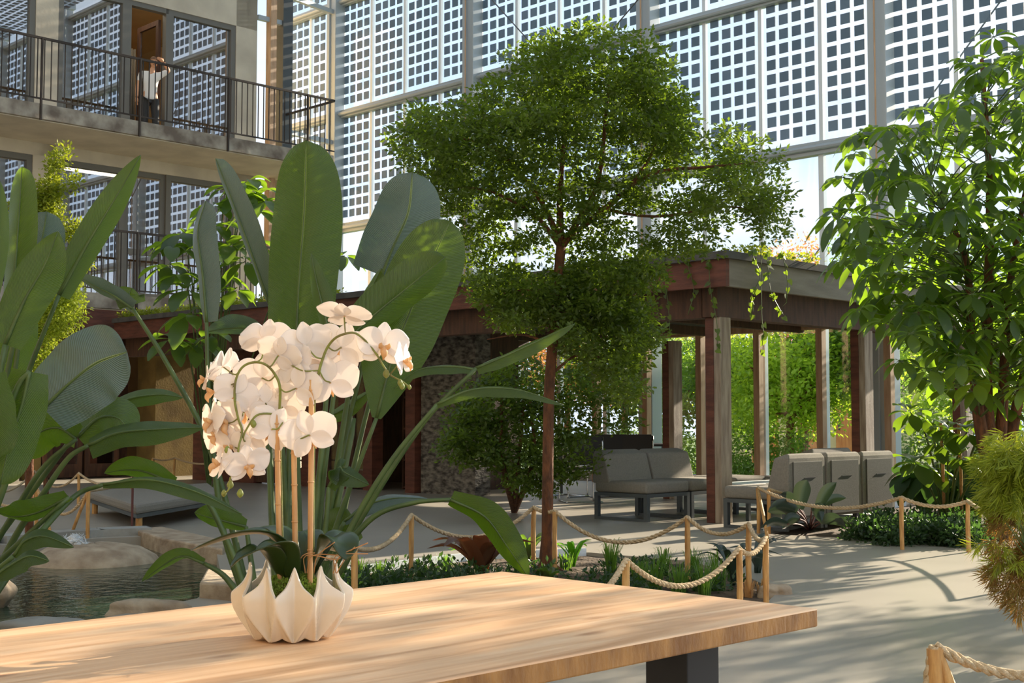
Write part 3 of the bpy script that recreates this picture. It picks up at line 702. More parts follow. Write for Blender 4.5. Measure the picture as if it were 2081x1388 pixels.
for pts, w in oleaves:
    m = MB(); q = [OP(x, y, d) for x, y, d in pts]; q[0] = Vector((q[0].x*.6+pc.x*.4, q[0].y*.6+pc.y*.4, TT+.085)); strap(m, q, w, .25, 8, base=.35); m.build('leaf', M['oleaf'], orc, smooth=True, solid=.0015)
for k in range(7):
    m = MB(); x0 = rnd(575, 690); a = OP(x0, 1165, -.03); m.tube(cr_spline([a, a+Vector((rnd(.0,.03),-.01,.03)), a+Vector((rnd(.02,.06),rnd(-.03,.0),rnd(.02,.06)))], 4), .0009, 5); m.build('air_root', M['straw'], orc)

# ------------------------------------------------------------------ big banana-like (strelitzia) plants
VIEW = Vector((0, 1, 0))
def stre_leaf(e, spine, d, wpx, turn=0, fold=.25, stalk=None, sd0=None, mt='bleaf', wave=.04, base=.3, tip=.6):
    """spine px list base->tip (x,y[,dd]); stalk px list root->blade base; turn: degrees the blade is rotated away from facing the viewer"""
    q = [P(p[0], p[1], d+(p[2] if len(p) > 2 else 0)) for p in spine]
    w = wpx/F*d/2
    dd = (q[-1]-q[0]).normalized(); sdv = dd.cross(VIEW).normalized(); nn = sdv.cross(dd)
    a = R(turn); side = sdv*math.cos(a)+nn*math.sin(a)
    m = MB(); strap(m, q, w, fold, 12, side=side, wave=wave, base=base, tip=tip, nseg=16)
    m.build('leaf', M[mt], e, smooth=True)
    qq = cr_spline(q, 5); n = len(qq); m = MB()
    m.tube(qq, [max(.0025, .011*(1-i/n)) for i in range(n)], 6)
    if stalk:
        s = [P(p[0], p[1], d+(p[2] if len(p) > 2 else 0)) for p in stalk]+[q[0]]
        s = cr_spline(s, 6); n = len(s); m.tube(s, [.022-.011*i/n for i in range(n)], 8)
    m.build('stalk', M['stemgreen'], e, smooth=True)
s1 = empty('bird_of_paradise_plant', G(610,1216)); tag(s1, 'large bird-of-paradise plant with broad upright paddle leaves behind the orchid', 'plant')
RT = lambda x, dx=0: (x, 1212+dx)
stre_leaf(s1, [(600,745),(606,600),(618,430),(622,285)], 8.0, 150, 8, .28, [RT(612),(605,950)], base=.75, tip=.5)
stre_leaf(s1, [(548,620),(520,540),(480,430),(438,322)], 8.3, 62, 40, .5, [RT(590),(570,850)], base=.5, mt='bdull')
stre_leaf(s1, [(420,655),(412,560),(402,470),(418,408)], 7.8, 66, 30, .5, [(495,1210),(450,1060),(425,820)], base=.6, tip=.6, mt='bdull')
stre_leaf(s1, [(775,560),(800,500),(830,430),(838,350)], 8.6, 135, -10, .2, [RT(640),(700,900),(745,700)], base=.9, tip=.45, mt='bdull')
stre_leaf(s1, [(765,850),(800,720),(860,570),(915,448)], 8.0, 150, -12, .2, [RT(640),(690,1050)], base=.12, tip=.5)
stre_leaf(s1, [(690,705),(760,640),(840,575),(905,522)], 7.7, 90, -25, .35, [RT(630),(660,950)], base=.5, tip=.6)
stre_leaf(s1, [(672,700),(660,640),(645,580),(632,515)], 7.6, 46, 20, .4, [RT(625),(655,900)], tip=.9)
stre_leaf(s1, [(735,650),(750,600),(775,545)], 8.3, 55, 35, .4, [RT(645),(700,850)], tip=.9)
stre_leaf(s1, [(968,748),(1030,722),(1100,690),(1168,658)], 7.8, 48, 55, .35, [RT(650),(730,1060),(860,860)], base=.7, tip=.9)
stre_leaf(s1, [(968,752),(920,745),(850,752),(800,790)], 7.9, 40, -60, .3, None, base=.6, tip=.9)
stre_leaf(s1, [(888,822),(960,792),(1050,792),(1146,823)], 7.5, 48, 62, .3, [RT(655),(720,1060),(800,930)], base=.5, tip=.9)
stre_leaf(s1, [(915,1015),(985,1050),(1030,1110),(1075,1175)], 7.6, 72, -30, .3, [RT(650),(690,1130),(760,1050),(840,1022)], base=.5, tip=.8)
stre_leaf(s1, [(668,990),(690,950),(700,960),(750,985)], 7.6, 62, 35, .35, [RT(640),(660,1080)], base=.6, tip=.8)
stre_leaf(s1, [(700,1060),(750,1025),(810,1012),(875,1015)], 8.1, 52, 55, .3, [RT(650),(670,1120)], base=.4, tip=.9, mt='bdull')
stre_leaf(s1, [(545,690),(500,668),(460,668),(418,675)], 8.5, 58, 50, .3, [RT(600),(590,900)], base=.5, tip=.9, mt='bdull')
stre_leaf(s1, [(355,985),(300,960),(255,955),(212,962)], 7.3, 56, 40, .3, [(500,1212),(470,1120),(415,1010)], base=.6, tip=.9)
stre_leaf(s1, [(210,985),(300,975),(400,1000),(492,1045)], 7.0, 40, 50, .35, [(-40,1250,-.6),(60,1110,-.3),(150,1010)], base=.4, tip=.9)
stre_leaf(s1, [(270,628),(230,600),(190,580),(150,555)], 8.0, 44, 45, .3, [(505,1212),(430,920),(340,740)], base=.9, tip=.9, mt='bdull')
stre_leaf(s1, [(268,620),(262,600),(268,585)], 8.0, 60, 0, .2, None, base=.9, tip=.9)
stre_leaf(s1, [(415,1145),(370,1130),(330,1150),(288,1182)], 7.4, 34, 40, .4, [(490,1215),(455,1170)], base=.6, tip=.9)
stre_leaf(s1, [(500,1070),(460,1060),(420,1050),(395,1042)], 7.6, 60, 35, .3, [(520,1212),(510,1140)], base=.5, tip=.9)
stre_leaf(s1, [(720,1110),(700,1090),(690,1060),(700,1030)], 8.2, 80, 10, .2, [RT(655),(700,1150)], base=.6, tip=.8)
stre_leaf(s1, [(660,850),(700,830),(760,790)], 8.6, 40, 35, .4, [RT(640),(655,1000)], tip=.9)
stre_leaf(s1, [(800,640),(840,600),(870,560)], 9.0, 60, 15, .3, [RT(660),(740,860)], tip=.9)
for (x, y, x2) in ((560,1212,545),(580,1214,590),(620,1212,668),(640,1210,720)):
    m = MB(); m.tube(cr_spline([P(x,y,8.2), P((x+x2)/2,1050,8.3), P(x2,850,8.4)], 6), [.022]*12+[.012], 8); m.build('stalk', M['stemgreen'], s1, smooth=True)

s2 = empty('bird_of_paradise_plant', G(-160,1296)); tag(s2, 'left bird-of-paradise plant with large dark paddle leaves at the frame edge', 'plant')
RL = (-150, 1290)
D2 = 6.6
stre_leaf(s2, [(25,660),(30,560),(38,450),(45,338)], D2, 72, 15, .3, [RL,(-60,1000)], base=.7, tip=.55)
stre_leaf(s2, [(-12,620),(-5,520),(-2,440),(0,368)], D2-.3, 40, -20, .3, [RL,(-60,900)], tip=.8)
stre_leaf(s2, [(40,640),(70,560),(85,490),(95,430)], D2+.3, 88, -10, .25, [RL,(-20,900)], base=.7, tip=.5, mt='bdull')
stre_leaf(s2, [(120,600),(175,500),(230,410),(286,315)], D2+.2, 62, -25, .4, [RL,(0,980),(50,780)], base=.75, tip=.8)
stre_leaf(s2, [(10,700),(50,610),(90,540),(118,470)], D2-.2, 92, -15, .25, [RL,(-40,950)], base=.7, tip=.8)
stre_leaf(s2, [(88,830),(140,780),(195,738),(258,715)], D2, 165, 5, .15, [RL,(-20,1060),(40,900)], base=.75, tip=.45, mt='bdull')
stre_leaf(s2, [(60,755),(45,820),(20,900),(0,985)], D2-.6, 100, 10, .2, [RL,(-40,1000),(30,800)], base=.7, tip=.7)
stre_leaf(s2, [(-20,760),(-10,850),(0,930)], D2-.7, 90, -20, .2, [RL,(-60,900)], base=.7)
stre_leaf(s2, [(155,892),(120,870),(80,880),(50,930)], D2+.5, 90, 20, .2, [RL,(-20,1120),(80,960)], base=.7)
stre_leaf(s2, [(158,888),(200,850),(240,850),(262,880)], D2+.5, 88, 15, .2, None, base=.7)
stre_leaf(s2, [(180,905),(240,880),(330,872),(415,868)], D2+.4, 60, 35, .35, [(-60,1280),(20,1110),(90,1000),(140,930)], base=.95, tip=.9)
stre_leaf(s2, [(185,860),(250,815),(320,802),(372,808)], D2+.7, 40, 30, .3, [RL,(20,1060),(140,900)], base=.5, tip=.9)
stre_leaf(s2, [(140,1010),(80,1040),(30,1050),(-10,1040)], D2+.3, 70, 50, .3, [RL,(0,1140)], base=.5, tip=.9)
stre_leaf(s2, [(28,1130),(50,1100),(90,1090),(150,1112)], D2, 50, 40, .3, [RL,(-30,1180)], base=.7, tip=.9)
stre_leaf(s2, [(-10,1170),(20,1150),(60,1130),(100,1140)], D2-.2, 60, 50, .3, [RL], base=.6, tip=.9)
stre_leaf(s2, [(45,650),(30,700),(10,760),(-10,800)], D2+.5, 90, 20, .2, [RL,(0,900)], base=.7, tip=.8)

# ------------------------------------------------------------------ leafy masses
def foliage(m, blobs, nspray, per, L, w, sr=.14, flatz=.35, droop=0, hollow=.45, dirs=None):
    tot = sum(b[1].x*b[1].z for b in blobs)
    for (c, r_) in [(b[0], b[1]) for b in blobs]:
        k = max(1, int(nspray*r_.x*r_.z/tot))
        for i in range(k):
            d = rv(); rad = hollow+(1-hollow)*random.random()**.6
            p = c+Vector((d.x*r_.x, d.y*r_.y, d.z*r_.z))*rad
            sn = (Vector((0,0,1))+rv()*.5).normalized()
            for j in range(per):
                q = rv(); q = q-sn*q.dot(sn)*(1-flatz)
                base = p+q*sr*random.random()**.5
                dd = (q.normalized()+rv()*.7+Vector((0,0,-droop))).normalized()
                leaflet(m, base, dd, (sn+rv()*.7).normalized(), L*rnd(.7,1.25), w*rnd(.8,1.2))
def pxblob(x, y, rx, ry, d, ry_depth=None, dd=0):
    return (P(x, y, d+dd), Vector((rx/F*d, (ry_depth if ry_depth else rx/F*d*.8), ry/F*d)))
# the tall small-leaved tree
TD = 9.7
tree = empty('small_leaved_tree', G(1112,1156)); tag(tree, 'tall slender tree with tiny leaves in tiered crown, roped bed at centre', 'tree')
m = MB(); q = cr_spline([G(1112,1156)-Vector((0,0,.04)), P(1113,1000,TD), P(1116,800,TD), P(1128,640,TD), P(1140,500,TD)], 8)
n = len(q); m.tube(q, [.075-.03*min(1,i/4)-.008*i/n for i in range(n)], 12)
for k in range(5):
    a = k*1.3; g = G(1112,1156); m.tube([g+Vector((0,0,.06)), g+Vector((.07*math.cos(a),.07*math.sin(a),.0)), g+Vector((.16*math.cos(a),.16*math.sin(a),-.04))], [.035,.028,.01], 6)
m.build('trunk', M['bark'], tree, smooth=True)
brs = [([(1140,505),(1120,450),(1080,380),(1000,300),(880,270)], .028), ([(1140,505),(1138,400),(1145,300),(1150,180)], .03), ([(1140,505),(1180,440),(1215,370),(1230,250),(1240,140)], .03),
 ([(1150,490),(1220,430),(1320,355),(1430,340),(1540,330)], .022), ([(1140,505),(1090,440),(1000,390),(920,380)], .02), ([(1160,480),(1260,400),(1330,300),(1340,200)], .018),
 ([(1130,620),(1080,590),(1000,600)], .014), ([(1130,640),(1190,600),(1290,600)], .016), ([(1120,760),(1180,720),(1260,740)], .013), ([(1200,420),(1330,440),(1480,420),(1560,440)], .014), ([(1120,700),(1060,680),(990,690)], .012)]
for pts, r_ in brs:
    dd = rnd(-.5, .5); m = MB(); q = cr_spline([P(x, y, TD+dd*i/len(pts)) for i, (x, y) in enumerate(pts)], 5); n = len(q)
    m.tube(q, [r_*(1-.75*i/n) for i in range(n)], 6); m.build('branch', M['bark'], tree, smooth=True)
bl = [(1210,150,150,58),(1110,175,100,70),(1310,200,82,55),(1215,215,180,55),(1030,225,75,55),(1355,260,50,60),
      (930,270,90,42),(850,270,55,42),(870,320,70,42),(960,320,90,50),(1060,290,110,60),
      (1180,280,150,30),(1330,300,90,40),(1430,320,100,30),(1510,330,60,30),(1550,390,45,50),(1480,400,90,45),(1565,460,32,30),(1400,440,60,45)]
m = MB(); foliage(m, [pxblob(x, y, rx, ry, TD, .8*min(1, rx/100)+.25) for x, y, rx, ry in bl], 1150, 34, .043, .0125, .11)
m.build('upper_foliage', M['tleaf'], tree)
bl = [(900,400,55,50),(970,420,80,60),(1060,400,90,50),(1170,350,120,30),(1010,480,80,30),(1170,440,90,40),(1240,420,80,40),(1330,390,80,40),(1270,490,90,30),(1400,500,80,22),(940,510,60,30),(1120,500,100,20)]
m = MB(); foliage(m, [pxblob(x, y, rx, ry, TD, .6) for x, y, rx, ry in bl], 420, 30, .043, .0125, .10)
m.build('middle_foliage', M['tleaf'], tree)
bl = [(1010,580,70,40),(1090,590,120,48),(1220,570,90,48),(1290,570,60,42),(1190,640,110,35),(1260,640,75,40),(1060,640,80,30),(1290,690,48,60),(1240,730,40,40),(1270,780,36,48),(1180,700,50,40)]
m = MB(); foliage(m, [pxblob(x, y, rx, ry, TD, .6) for x, y, rx, ry in bl], 640, 34, .043, .0125, .10)
m.build('lower_foliage', M['tleaf'], tree)
# shrub standing behind the trunk
sh = empty('leafy_shrub', G(1045,1042)); tag(sh, 'loose green shrub of tiny leaves behind the tree trunk by the stone wall', 'shrub')
SDp = 14.3
m = MB()
for x in (1020, 1055, 1085): m.tube(cr_spline([G(1045,1042), P(x,930,SDp), P(x+rnd(-20,20),800,SDp)], 5), [.035]*5+[.02]*6, 7)
m.build('stem', M['bark'], sh, smooth=True)
bl = [(1000,820,90,50),(1060,780,70,60),(990,900,95,60),(1070,880,80,70),(960,880,60,60),(1060,960,80,40),(1160,850,60,60),(1175,930,40,45),(1190,780,55,55),(1110,960,50,40),(1250,840,40,40)]
m = MB(); foliage(m, [pxblob(x, y, rx, ry, SDp, .5) for x, y, rx, ry in bl], 480, 30, .06, .018, .17)
m.build('foliage', M['tleaf'], sh)

# yellow green fine bush at left + climbing plant near the window
def fine_bush(root, blobs, d, label, name='fine_leaved_bush', ns=500, mt='cleaf', L=.03, sr=.07, stemto=None):
    e = empty(name, root); tag(e, label, 'shrub')
    m = MB(); m.tube(cr_spline([root, P(stemto[0], (stemto[1]+900)/2, d), P(stemto[0], stemto[1], d)], 6), [.035]*6+[.02]*7, 7); m.build('trunk', M['bark'], e, smooth=True)
    m = MB(); foliage(m, [pxblob(x, y, rx, ry, d, rx/F*d*.9) for x, y, rx, ry in blobs], ns, 24, L, L*.26, sr, flatz=1); m.build('foliage', M[mt], e)
    return e
fine_bush(G(60,1135), [(120,625,52,52),(90,655,55,40),(60,680,50,40),(60,720,45,45),(30,735,40,50),(140,600,30,30)], 10.2, 'yellow-green fine-leaved bush glowing between the left paddle leaves', stemto=(60,740))
fine_bush(G(95,1020), [(80,405,36,30),(55,430,30,40),(100,440,30,40),(110,390,22,22),(115,330,15,22),(130,310,14,10),(105,352,12,16),(120,375,36,8),(150,372,20,7),(150,470,18,25),(165,500,16,20),(160,540,20,30)], 17.5, 'small climbing bush in front of the lower concrete windows', ns=260, mt='mleaf', L=.06, sr=.12, stemto=(80,430))

# ------------------------------------------------------------------ palmate (umbrella) plants
def whorl(m, st, c, ax, L, n, w=.30, droop=.5):
    a0 = rnd(0, 6.28); ax = ax.normalized(); s = ax.orthogonal().normalized(); t = ax.cross(s)
    for k in range(n):
        a = a0+2*math.pi*k/n+rnd(-.12,.12); out = s*math.cos(a)+t*math.sin(a)
        l = L*rnd(.75,1.1); dirv = (out+ax*rnd(-.1,.25)).normalized()
        down = Vector((0,0,-1)); rows = []
        sidev = dirv.cross(down); sidev = sidev.normalized() if sidev.length > 1e-3 else s
        prof = (.05,.22,.55,.85,1.0,1.0,.78,.16)
        for i, pr in enumerate(prof):
            tt = i/(len(prof)-1); p = c+dirv*l*(.12+tt*.88)+down*droop*l*tt*tt*.8
            hw = pr*l*w*.5*1.15
            rows.append([p-sidev*hw+Vector((0,0,hw*.25)), p, p+sidev*hw+Vector((0,0,hw*.25))])
        m.grid(rows)
        if st is not None: st.tube([c, c+dirv*l*.14], .003, 4)
def inside(p, poly):
    x, y = p; r_ = False; n = len(poly)
    for i in range(n):
        x1, y1 = poly[i]; x2, y2 = poly[(i+1) % n]
        if (y1 > y) != (y2 > y) and x < (x2-x1)*(y-y1)/(y2-y1)+x1: r_ = not r_
    return r_
ut = empty('umbrella_tree', G(2030,1088)); tag(ut, 'large umbrella tree with drooping whorls of long leaflets in the right bed', 'tree')
UD = 12.4
crown = [(2045,95),(1985,100),(1900,235),(1880,250),(1755,255),(1725,330),(1700,380),(1690,470),(1740,520),(1745,580),(1800,660),(1855,700),(1890,770),(1960,800),(2081,800),(2200,760),(2250,500),(2200,250),(2120,80)]
lm = MB(); st = MB(); wc = []
hand = [(1740,275),(1790,262),(1890,245),(1860,290),(1770,345),(1730,395),(1700,440),(1712,530),(1765,560),(1790,600),(1800,655),(1745,630),(1830,735),(1870,770),(1930,790),(1990,800),(2050,800),(1960,120),(2020,75),(2060,110),(1985,150),(1930,195),(2040,140),(1865,160+60),(1925,630),(2000,600),(2060,700)]
for (x, y) in hand: wc.append((x, y, rnd(-1.2, .3)))
tries = 0
while len(wc) < 400 and tries < 20000:
    tries += 1; x = rnd(1690, 2240); y = rnd(80, 810)
    if not inside((x, y), crown): continue
    if y < 430 and random.random() < .62: continue
    if x < 2090 and any(abs(a-x) < 17 and abs(b-y) < 15 for a, b, c_ in wc) : continue
    wc.append((x, y, rnd(-1.5, 1.3)))
trunks = [[(2030,1088,0),(2012,960,0),(1990,850,0),(1975,700,0),(1960,520,0),(1890,380,.1)], [(2030,1088,0),(2020,960,.1),(2005,800,.2),(2010,560,.2),(2010,350,.2),(1995,120,.1)],
          [(2035,1088,.1),(2030,960,.2),(2038,820,.2),(2050,600,.1),(2090,350,0)], [(2035,1088,.1),(2045,960,.3),(2068,820,.3),(2120,600,.3),(2150,350,.3)]]
TP = []
for tk in trunks:
    q = cr_spline([P(x, y, UD+d) for x, y, d in tk], 6); q[0] = G(2030,1090)-Vector((0,0,.04)); n = len(q); m = MB()
    m.tube(q, [.085*(1-.8*i/n) for i in range(n)], 9); m.build('trunk', M['bark'], ut, smooth=True); TP += q[8:]
for (x, y, dd) in wc:
    c = P(x, y, UD+dd); near = min(TP, key=lambda p: (p-c).length+abs(p.z-(c.z-.25))*.8)
    ax = (c-near)*.35+Vector((0,0,.8)); ax = ax.normalized()+rv()*.25
    whorl(lm, st, c, ax, rnd(.20,.28), random.choice((7,8,8,9)), .36, rnd(.3,1.1))
    mid = (c+near)/2+Vector((0,0,.06)); st.tube([near, mid, c], [.008,.005,.004], 5)
lm.build('foliage', M['sleaf'], ut, smooth=True); st.build('leaf_stalks', M['stemgreen'], ut)

def palmate(name, root, tops, d, L, label, mt='sleaf', n=7, w=.5, cat='plant', droop=.4, ax=None):
    e = empty(name, root); tag(e, label, cat)
    lm = MB(); st = MB()
    for t in tops:
        c = P(t[0], t[1], d+(t[2] if len(t) > 2 else rnd(-.3,.3))); whorl(lm, None, c, ax+rv()*.3 if ax else Vector((rnd(-.4,.4), -.4, 1)), L*rnd(.8,1.1), n, w, droop)
        mid = root*.45+c*.55; mid.z = max(mid.z, c.z-.25); st.tube(cr_spline([root, mid, c], 5), [.012]*6+[.006]*5, 6)
    lm.build('foliage', M[mt], e, smooth=True); st.build('stems', M['stemgreen'], e); return e
palmate('umbrella_seedling', G(1925,1075), [(1930,872),(1880,850),(1850,838),(1965,880),(1905,900),(1860,940),(1950,930),(1985,850),(2050,830),(2030,870),(2010,930),(1890,950)], 12.9, .27, 'young umbrella plant with lime-green leaves below the large tree', n=7, w=.62, droop=.45, ax=Vector((0,-.9,.9)))
palmate('leafy_undergrowth', G(1900,1060), [(1900,960),(1940,970),(1960,940),(1985,990),(1870,990),(1920,1000),(1850,960),(2040,990),(2070,940),(1960,1010)], 13.6, .34, 'broad green undergrowth leaves between canes right of the sofas', mt='ground', n=6, w=.7, droop=.8)
for (x, lab) in ((1912,'left cane standing in the right bed undergrowth'),(1948,'right cane standing in the right bed undergrowth')):
    m = MB(); m.tube([G(x+8,1072)-Vector((0,0,.04)), P(x+4,950,12.9), P(x,860,12.9)], .016, 7); o = m.build('support_cane', M['cane'], smooth=True); tag(o, lab, 'cane')
palmate('broad_leaved_climber', G(425,1010), [(375,475),(350,500),(400,500),(360,560),(385,590),(340,540),(440,460),(465,500),(500,530),(450,560),(430,420),(490,400),(520,430),(525,390),(380,640),(350,690),(400,700),(430,680),(480,590),(510,490),(470,380),(500,370),(540,410),(700,520)], 16.5, .42, 'tall lobed-leaved plant rising in front of the lower balcony', n=7, w=.42, droop=.6)

# ------------------------------------------------------------------ lacy maple, front right
mp_ = empty('lacy_maple', G(2250,1330)); tag(mp_, 'weeping lace-leaf maple with green top and rusty lower fronds at right edge', 'shrub')
MD = 6.1
m = MB(); m.tube(cr_spline([G(2250,1330)-Vector((0,0,.0)), P(2190,1150,MD), P(2130,980,MD), P(2090,920,MD)], 6), [.04]*10+[.02]*9, 8); m.tube(cr_spline([P(2190,1150,MD), P(2100,1090,MD), P(2020,1040,MD)], 6), .012, 6); m.build('trunk', M['bark'], mp_, smooth=True)
def fronds(m, blobs, n, L, w, dr=1.0):
    tot = sum(b[1].x*b[1].z for b in blobs)
    for c, r_ in blobs:
        for i in range(int(n*r_.x*r_.z/tot)):
            d = rv(); p = c+Vector((d.x*r_.x, d.y*r_.y, d.z*r_.z))*(.5+.5*random.random()**.5)
            main = (Vector((d.x*.9, d.y*.5, -dr*rnd(.2,1)))+rv()*.35).normalized(); sd_ = main.cross(rv()).normalized()
            for k in range(7):
                a = (k-3)*.33; dd = (main*math.cos(a)+sd_*math.sin(a)); l = L*(1-.11*abs(k-3))
                leaflet(m, p, dd, rv(), l, w)
                leaflet(m, p+dd*l*.45, (dd+sd_*.5).normalized(), rv(), l*.4, w*.7)
m = MB(); fronds(m, [pxblob(x, y, rx, ry, MD, .18) for x, y, rx, ry in ((2075,900,55,28),(2050,945,55,40),(2085,960,60,60),(2030,985,30,32),(2070,1020,60,32),(2120,960,60,80),(2010,1110,22,14),(2040,1135,30,12))], 720, .11, .0034)
m.build('green_fronds', M['mleaf'], mp_)
m = MB(); fronds(m, [pxblob(x, y, rx, ry, MD, .16) for x, y, rx, ry in ((2060,1110,45,25),(2055,1160,42,38),(2080,1200,35,45),(2120,1150,50,80),(2065,1060,40,20))], 340, .11, .0032, 1.3)
m.build('rusty_fronds', M['mrust'], mp_)
m = MB()
for k in range(9):
    a = P(2095+rnd(-10,10), 1130, MD-.1); m.tube([a, P(2040+rnd(0,40), 1060+rnd(-10,30), MD-.2)], [.005,.001], 5)
m.build('shoots', M['stemgreen'], mp_)

# ------------------------------------------------------------------ off-frame tree on the right whose shade falls over path and table
def garden_tree(root, h, rx, rz, mt, label, ns=260, L=.10, name='garden_tree', crownz=None, per=22, sr=.3, dens_=None):
    e = empty(name, root); tag(e, label, 'tree')
    m = MB(); top = root+Vector((rnd(-.2,.2), 0, h*.7)); m.tube(cr_spline([root-Vector((0,0,.08)), root+Vector((.05,0,h*.35)), top], 6), [.11]*4+[.08]*5+[.04]*4, 8)
    cz = crownz if crownz else h-rz
    blobs = []
    for k in range(9):
        a = k*2.4; b = Vector((math.cos(a)*rx*.55, math.sin(a)*rx*.55, cz-0+rnd(-.5,.5)*rz)); blobs.append((root+b, Vector((rx*.5, rx*.5, rz*.42))))
        m.tube([root+Vector((.04,0,h*.4)), root+b], [.05,.015], 5)
    m.build('trunk', M['bark'], e, smooth=True)
    blobs.append((root+Vector((0,0,h-rz*.6)), Vector((rx*.6, rx*.6, rz*.6))))
    m = MB(); foliage(m, blobs, ns, per, L, L*.3, sr, flatz=.8); m.build('foliage', M[mt], e); return e
garden_tree(Vector((7.3, 11.6, 0)), 4.6, 1.3, 1.3, 'tleaf', 'tree just outside the frame at right whose shade crosses the path', ns=170, L=.09, name='indoor_tree')
garden_tree(Vector((4.6, 5.75, 0)), 3.7, 1.0, .95, 'tleaf', 'low tree outside the frame at right shading the table', ns=110, L=.08, name='indoor_tree')

# ------------------------------------------------------------------ garden outside the glass
def out_at(x, v, z=-.12):
    t = (x-1040.5)/F; Y = v*1.41421/(1+t); return Vector((t*Y, Y, z))
og = [
 (1600, 21.5, 3.3, 1.5, 1.3, 'out1', 'bright green maple outside the glass behind the sofas', 520),
 (1445, 22.5, 3.6, 1.4, 1.5, 'out2', 'dark green tree outside the glass left of the main pergola pillar', 420),
 (1740, 22.5, 4.2, 1.4, 1.8, 'out2', 'dark green tree outside, seen left of the dark right pillar', 420),
 (1265, 24.0, 3.6, 1.7, 1.6, 'out2', 'dark hedge tree outside behind the black chairs', 420),
 (1630, 27.0, 5.6, 1.3, 1.5, 'out3', 'orange-leaved autumn tree outside above the pergola roof', 240),
 (1150, 27.5, 5.4, 2.2, 1.3, 'out3', 'autumn tree outside with rusty leaves behind the tall indoor tree', 320),
 (1010, 26.0, 5.0, 2.0, 1.6, 'out2', 'green tree outside left of the tall indoor tree', 320),
 (1370, 25.5, 4.9, 1.6, 1.5, 'out1', 'light green tree outside behind the pergola left end', 300),
 (1780, 26.0, 6.2, 1.6, 2.0, 'out2', 'tall dark tree outside behind the umbrella tree', 320),
 (1960, 21.8, 3.8, 1.5, 1.6, 'out1', 'bright tree outside behind the right-hand bed', 420),
 (2120, 22.2, 4.4, 1.5, 1.8, 'out2', 'dark tree outside beyond the right frame edge', 260),
 (860, 25.0, 4.4, 2.0, 1.6, 'out2', 'green tree outside behind the dark upright paddle leaf', 260)]
for (x, v, h, rx, rz, mt, lab, ns) in og:
    garden_tree(out_at(x, v), h, rx, rz, mt, lab, ns=ns, L=.11, per=24, sr=.28, crownz=h*.52)
m = MB()
foliage(m, [(out_at(x, 20.3, .35), Vector((.9,.5,.55))) for x in (1400,1500,1560,1330,1240,1130,2000,2100,1900)], 700, 22, .08, .025, .2, flatz=1)
o = m.build('hedge', M['out2']); tag(o, 'low dark hedge growing along the outside foot of the glass wall', 'hedge', kind='stuff')
# garden shed
sp = out_at(1650, 31)
e = empty('garden_shed', Vector((sp.x, sp.y, -.12)), A45); tag(e, 'pale garden building with orange wooden doors outside the glass', 'shed')
def lbox(m, a, b): m.box(a, b); return m
m = MB(); m.box((0,-3,0),(3,3,2.6)); m.build('wall', M['shedwall'], e, loc='local')
m = MB(); m.box((-.2,-3.2,2.6),(3.2,3.2,2.8)); m.build('roof', M['roofing'], e, loc='local')
for y in (-1.6, -.4, 1.1):
    m = MB(); m.box((-.05,y,0),(-.001,y+.85,2.1)); dd = m.build('door', M['shed'], e, loc='local')
    m = MB(); m.box((-.09,y+.72,.95),(-.051,y+.76,1.1)); m.build('door_handle', M['steel_dark'], dd, loc='local')

# ------------------------------------------------------------------ roof planting, hanging vines
m = MB()
foliage(m, [(B(11.6, u, 2.93), Vector((.3,.3,.09))) for u in (10.5,12.5,15.5,17.2,18,18.8,19.6,20.4,21,8.9,9.4)], 420, 20, .05, .017, .12)
foliage(m, [(B(v, 8.3, 2.93), Vector((.3,.3,.08))) for v in (12.0,12.9)], 60, 20, .05, .017, .12)
o = m.build('roof_planting', M['mleaf']); tag(o, 'low green planting growing along the pergola roof edge', 'plants', kind='stuff')
vn = [('ivy strand hanging left of the main pergola pillar', [(1352,575),(1358,620),(1362,690)], 12.9),
 ('long ivy strand hanging in front of the main pillar', [(1440,520),(1444,590),(1456,650),(1458,705)], 12.9),
 ('short ivy strand hanging at the red-brown fascia', [(1400,545),(1410,590),(1398,640)], 12.9),
 ('leafy ivy tuft trailing over the pergola corner', [(1530,520),(1545,560),(1528,600),(1524,640)], 12.9),
 ('ivy strand trailing over the corner right of the pillar', [(1560,535),(1566,590),(1580,620),(1592,640)], 13.0),
 ('thin ivy strand with few leaves right of the corner', [(1590,515),(1600,570),(1598,615)], 13.1),
 ('dark ivy strand hanging against the bright maple', [(1548,640),(1552,680),(1550,720)], 13.0)]
for lab, pts, d in vn:
    e = empty('hanging_vine', P(pts[-1][0], pts[-1][1], d)); tag(e, lab, 'vine', 'ivy hanging from the pergola')
    t_ = (pts[0][0]-1040.5)/F; d = (11.25*1.41421/(1+t_) if pts[0][0] < 1488 else 7.95*1.41421/(1-t_))-.05
    q = [P(x, y, d) for x, y in pts]; q = [Vector((q[0].x+.02, q[0].y+.12, 2.87)), Vector((q[0].x, q[0].y, 2.915))]+q; q = cr_spline(q, 5)
    m = MB(); m.tube(q, .004, 5); m.build('strand', M['stemgreen'], e, smooth=True)
    m = MB()
    for i in range(len(q)):
        for k in range(1):
            if i < 6 or random.random() < .25: continue
            c = q[i]+rv()*.03; dd = (rv()*.8+Vector((0,0,-1))).normalized(); s = rnd(.045,.075); nn = (rv()+Vector((0,-1.2,.3))).normalized()
            sdv = dd.cross(nn).normalized()
            m.add([c, c-dd*s*.2+sdv*s*.4, c+dd*s*.3+sdv*s*.48, c+dd*s*1.1, c+dd*s*.3-sdv*s*.48, c-dd*s*.2-sdv*s*.4], [(0,1,2,3),(0,3,4,5)])
    m.build('leaves', M['tleaf'], e)

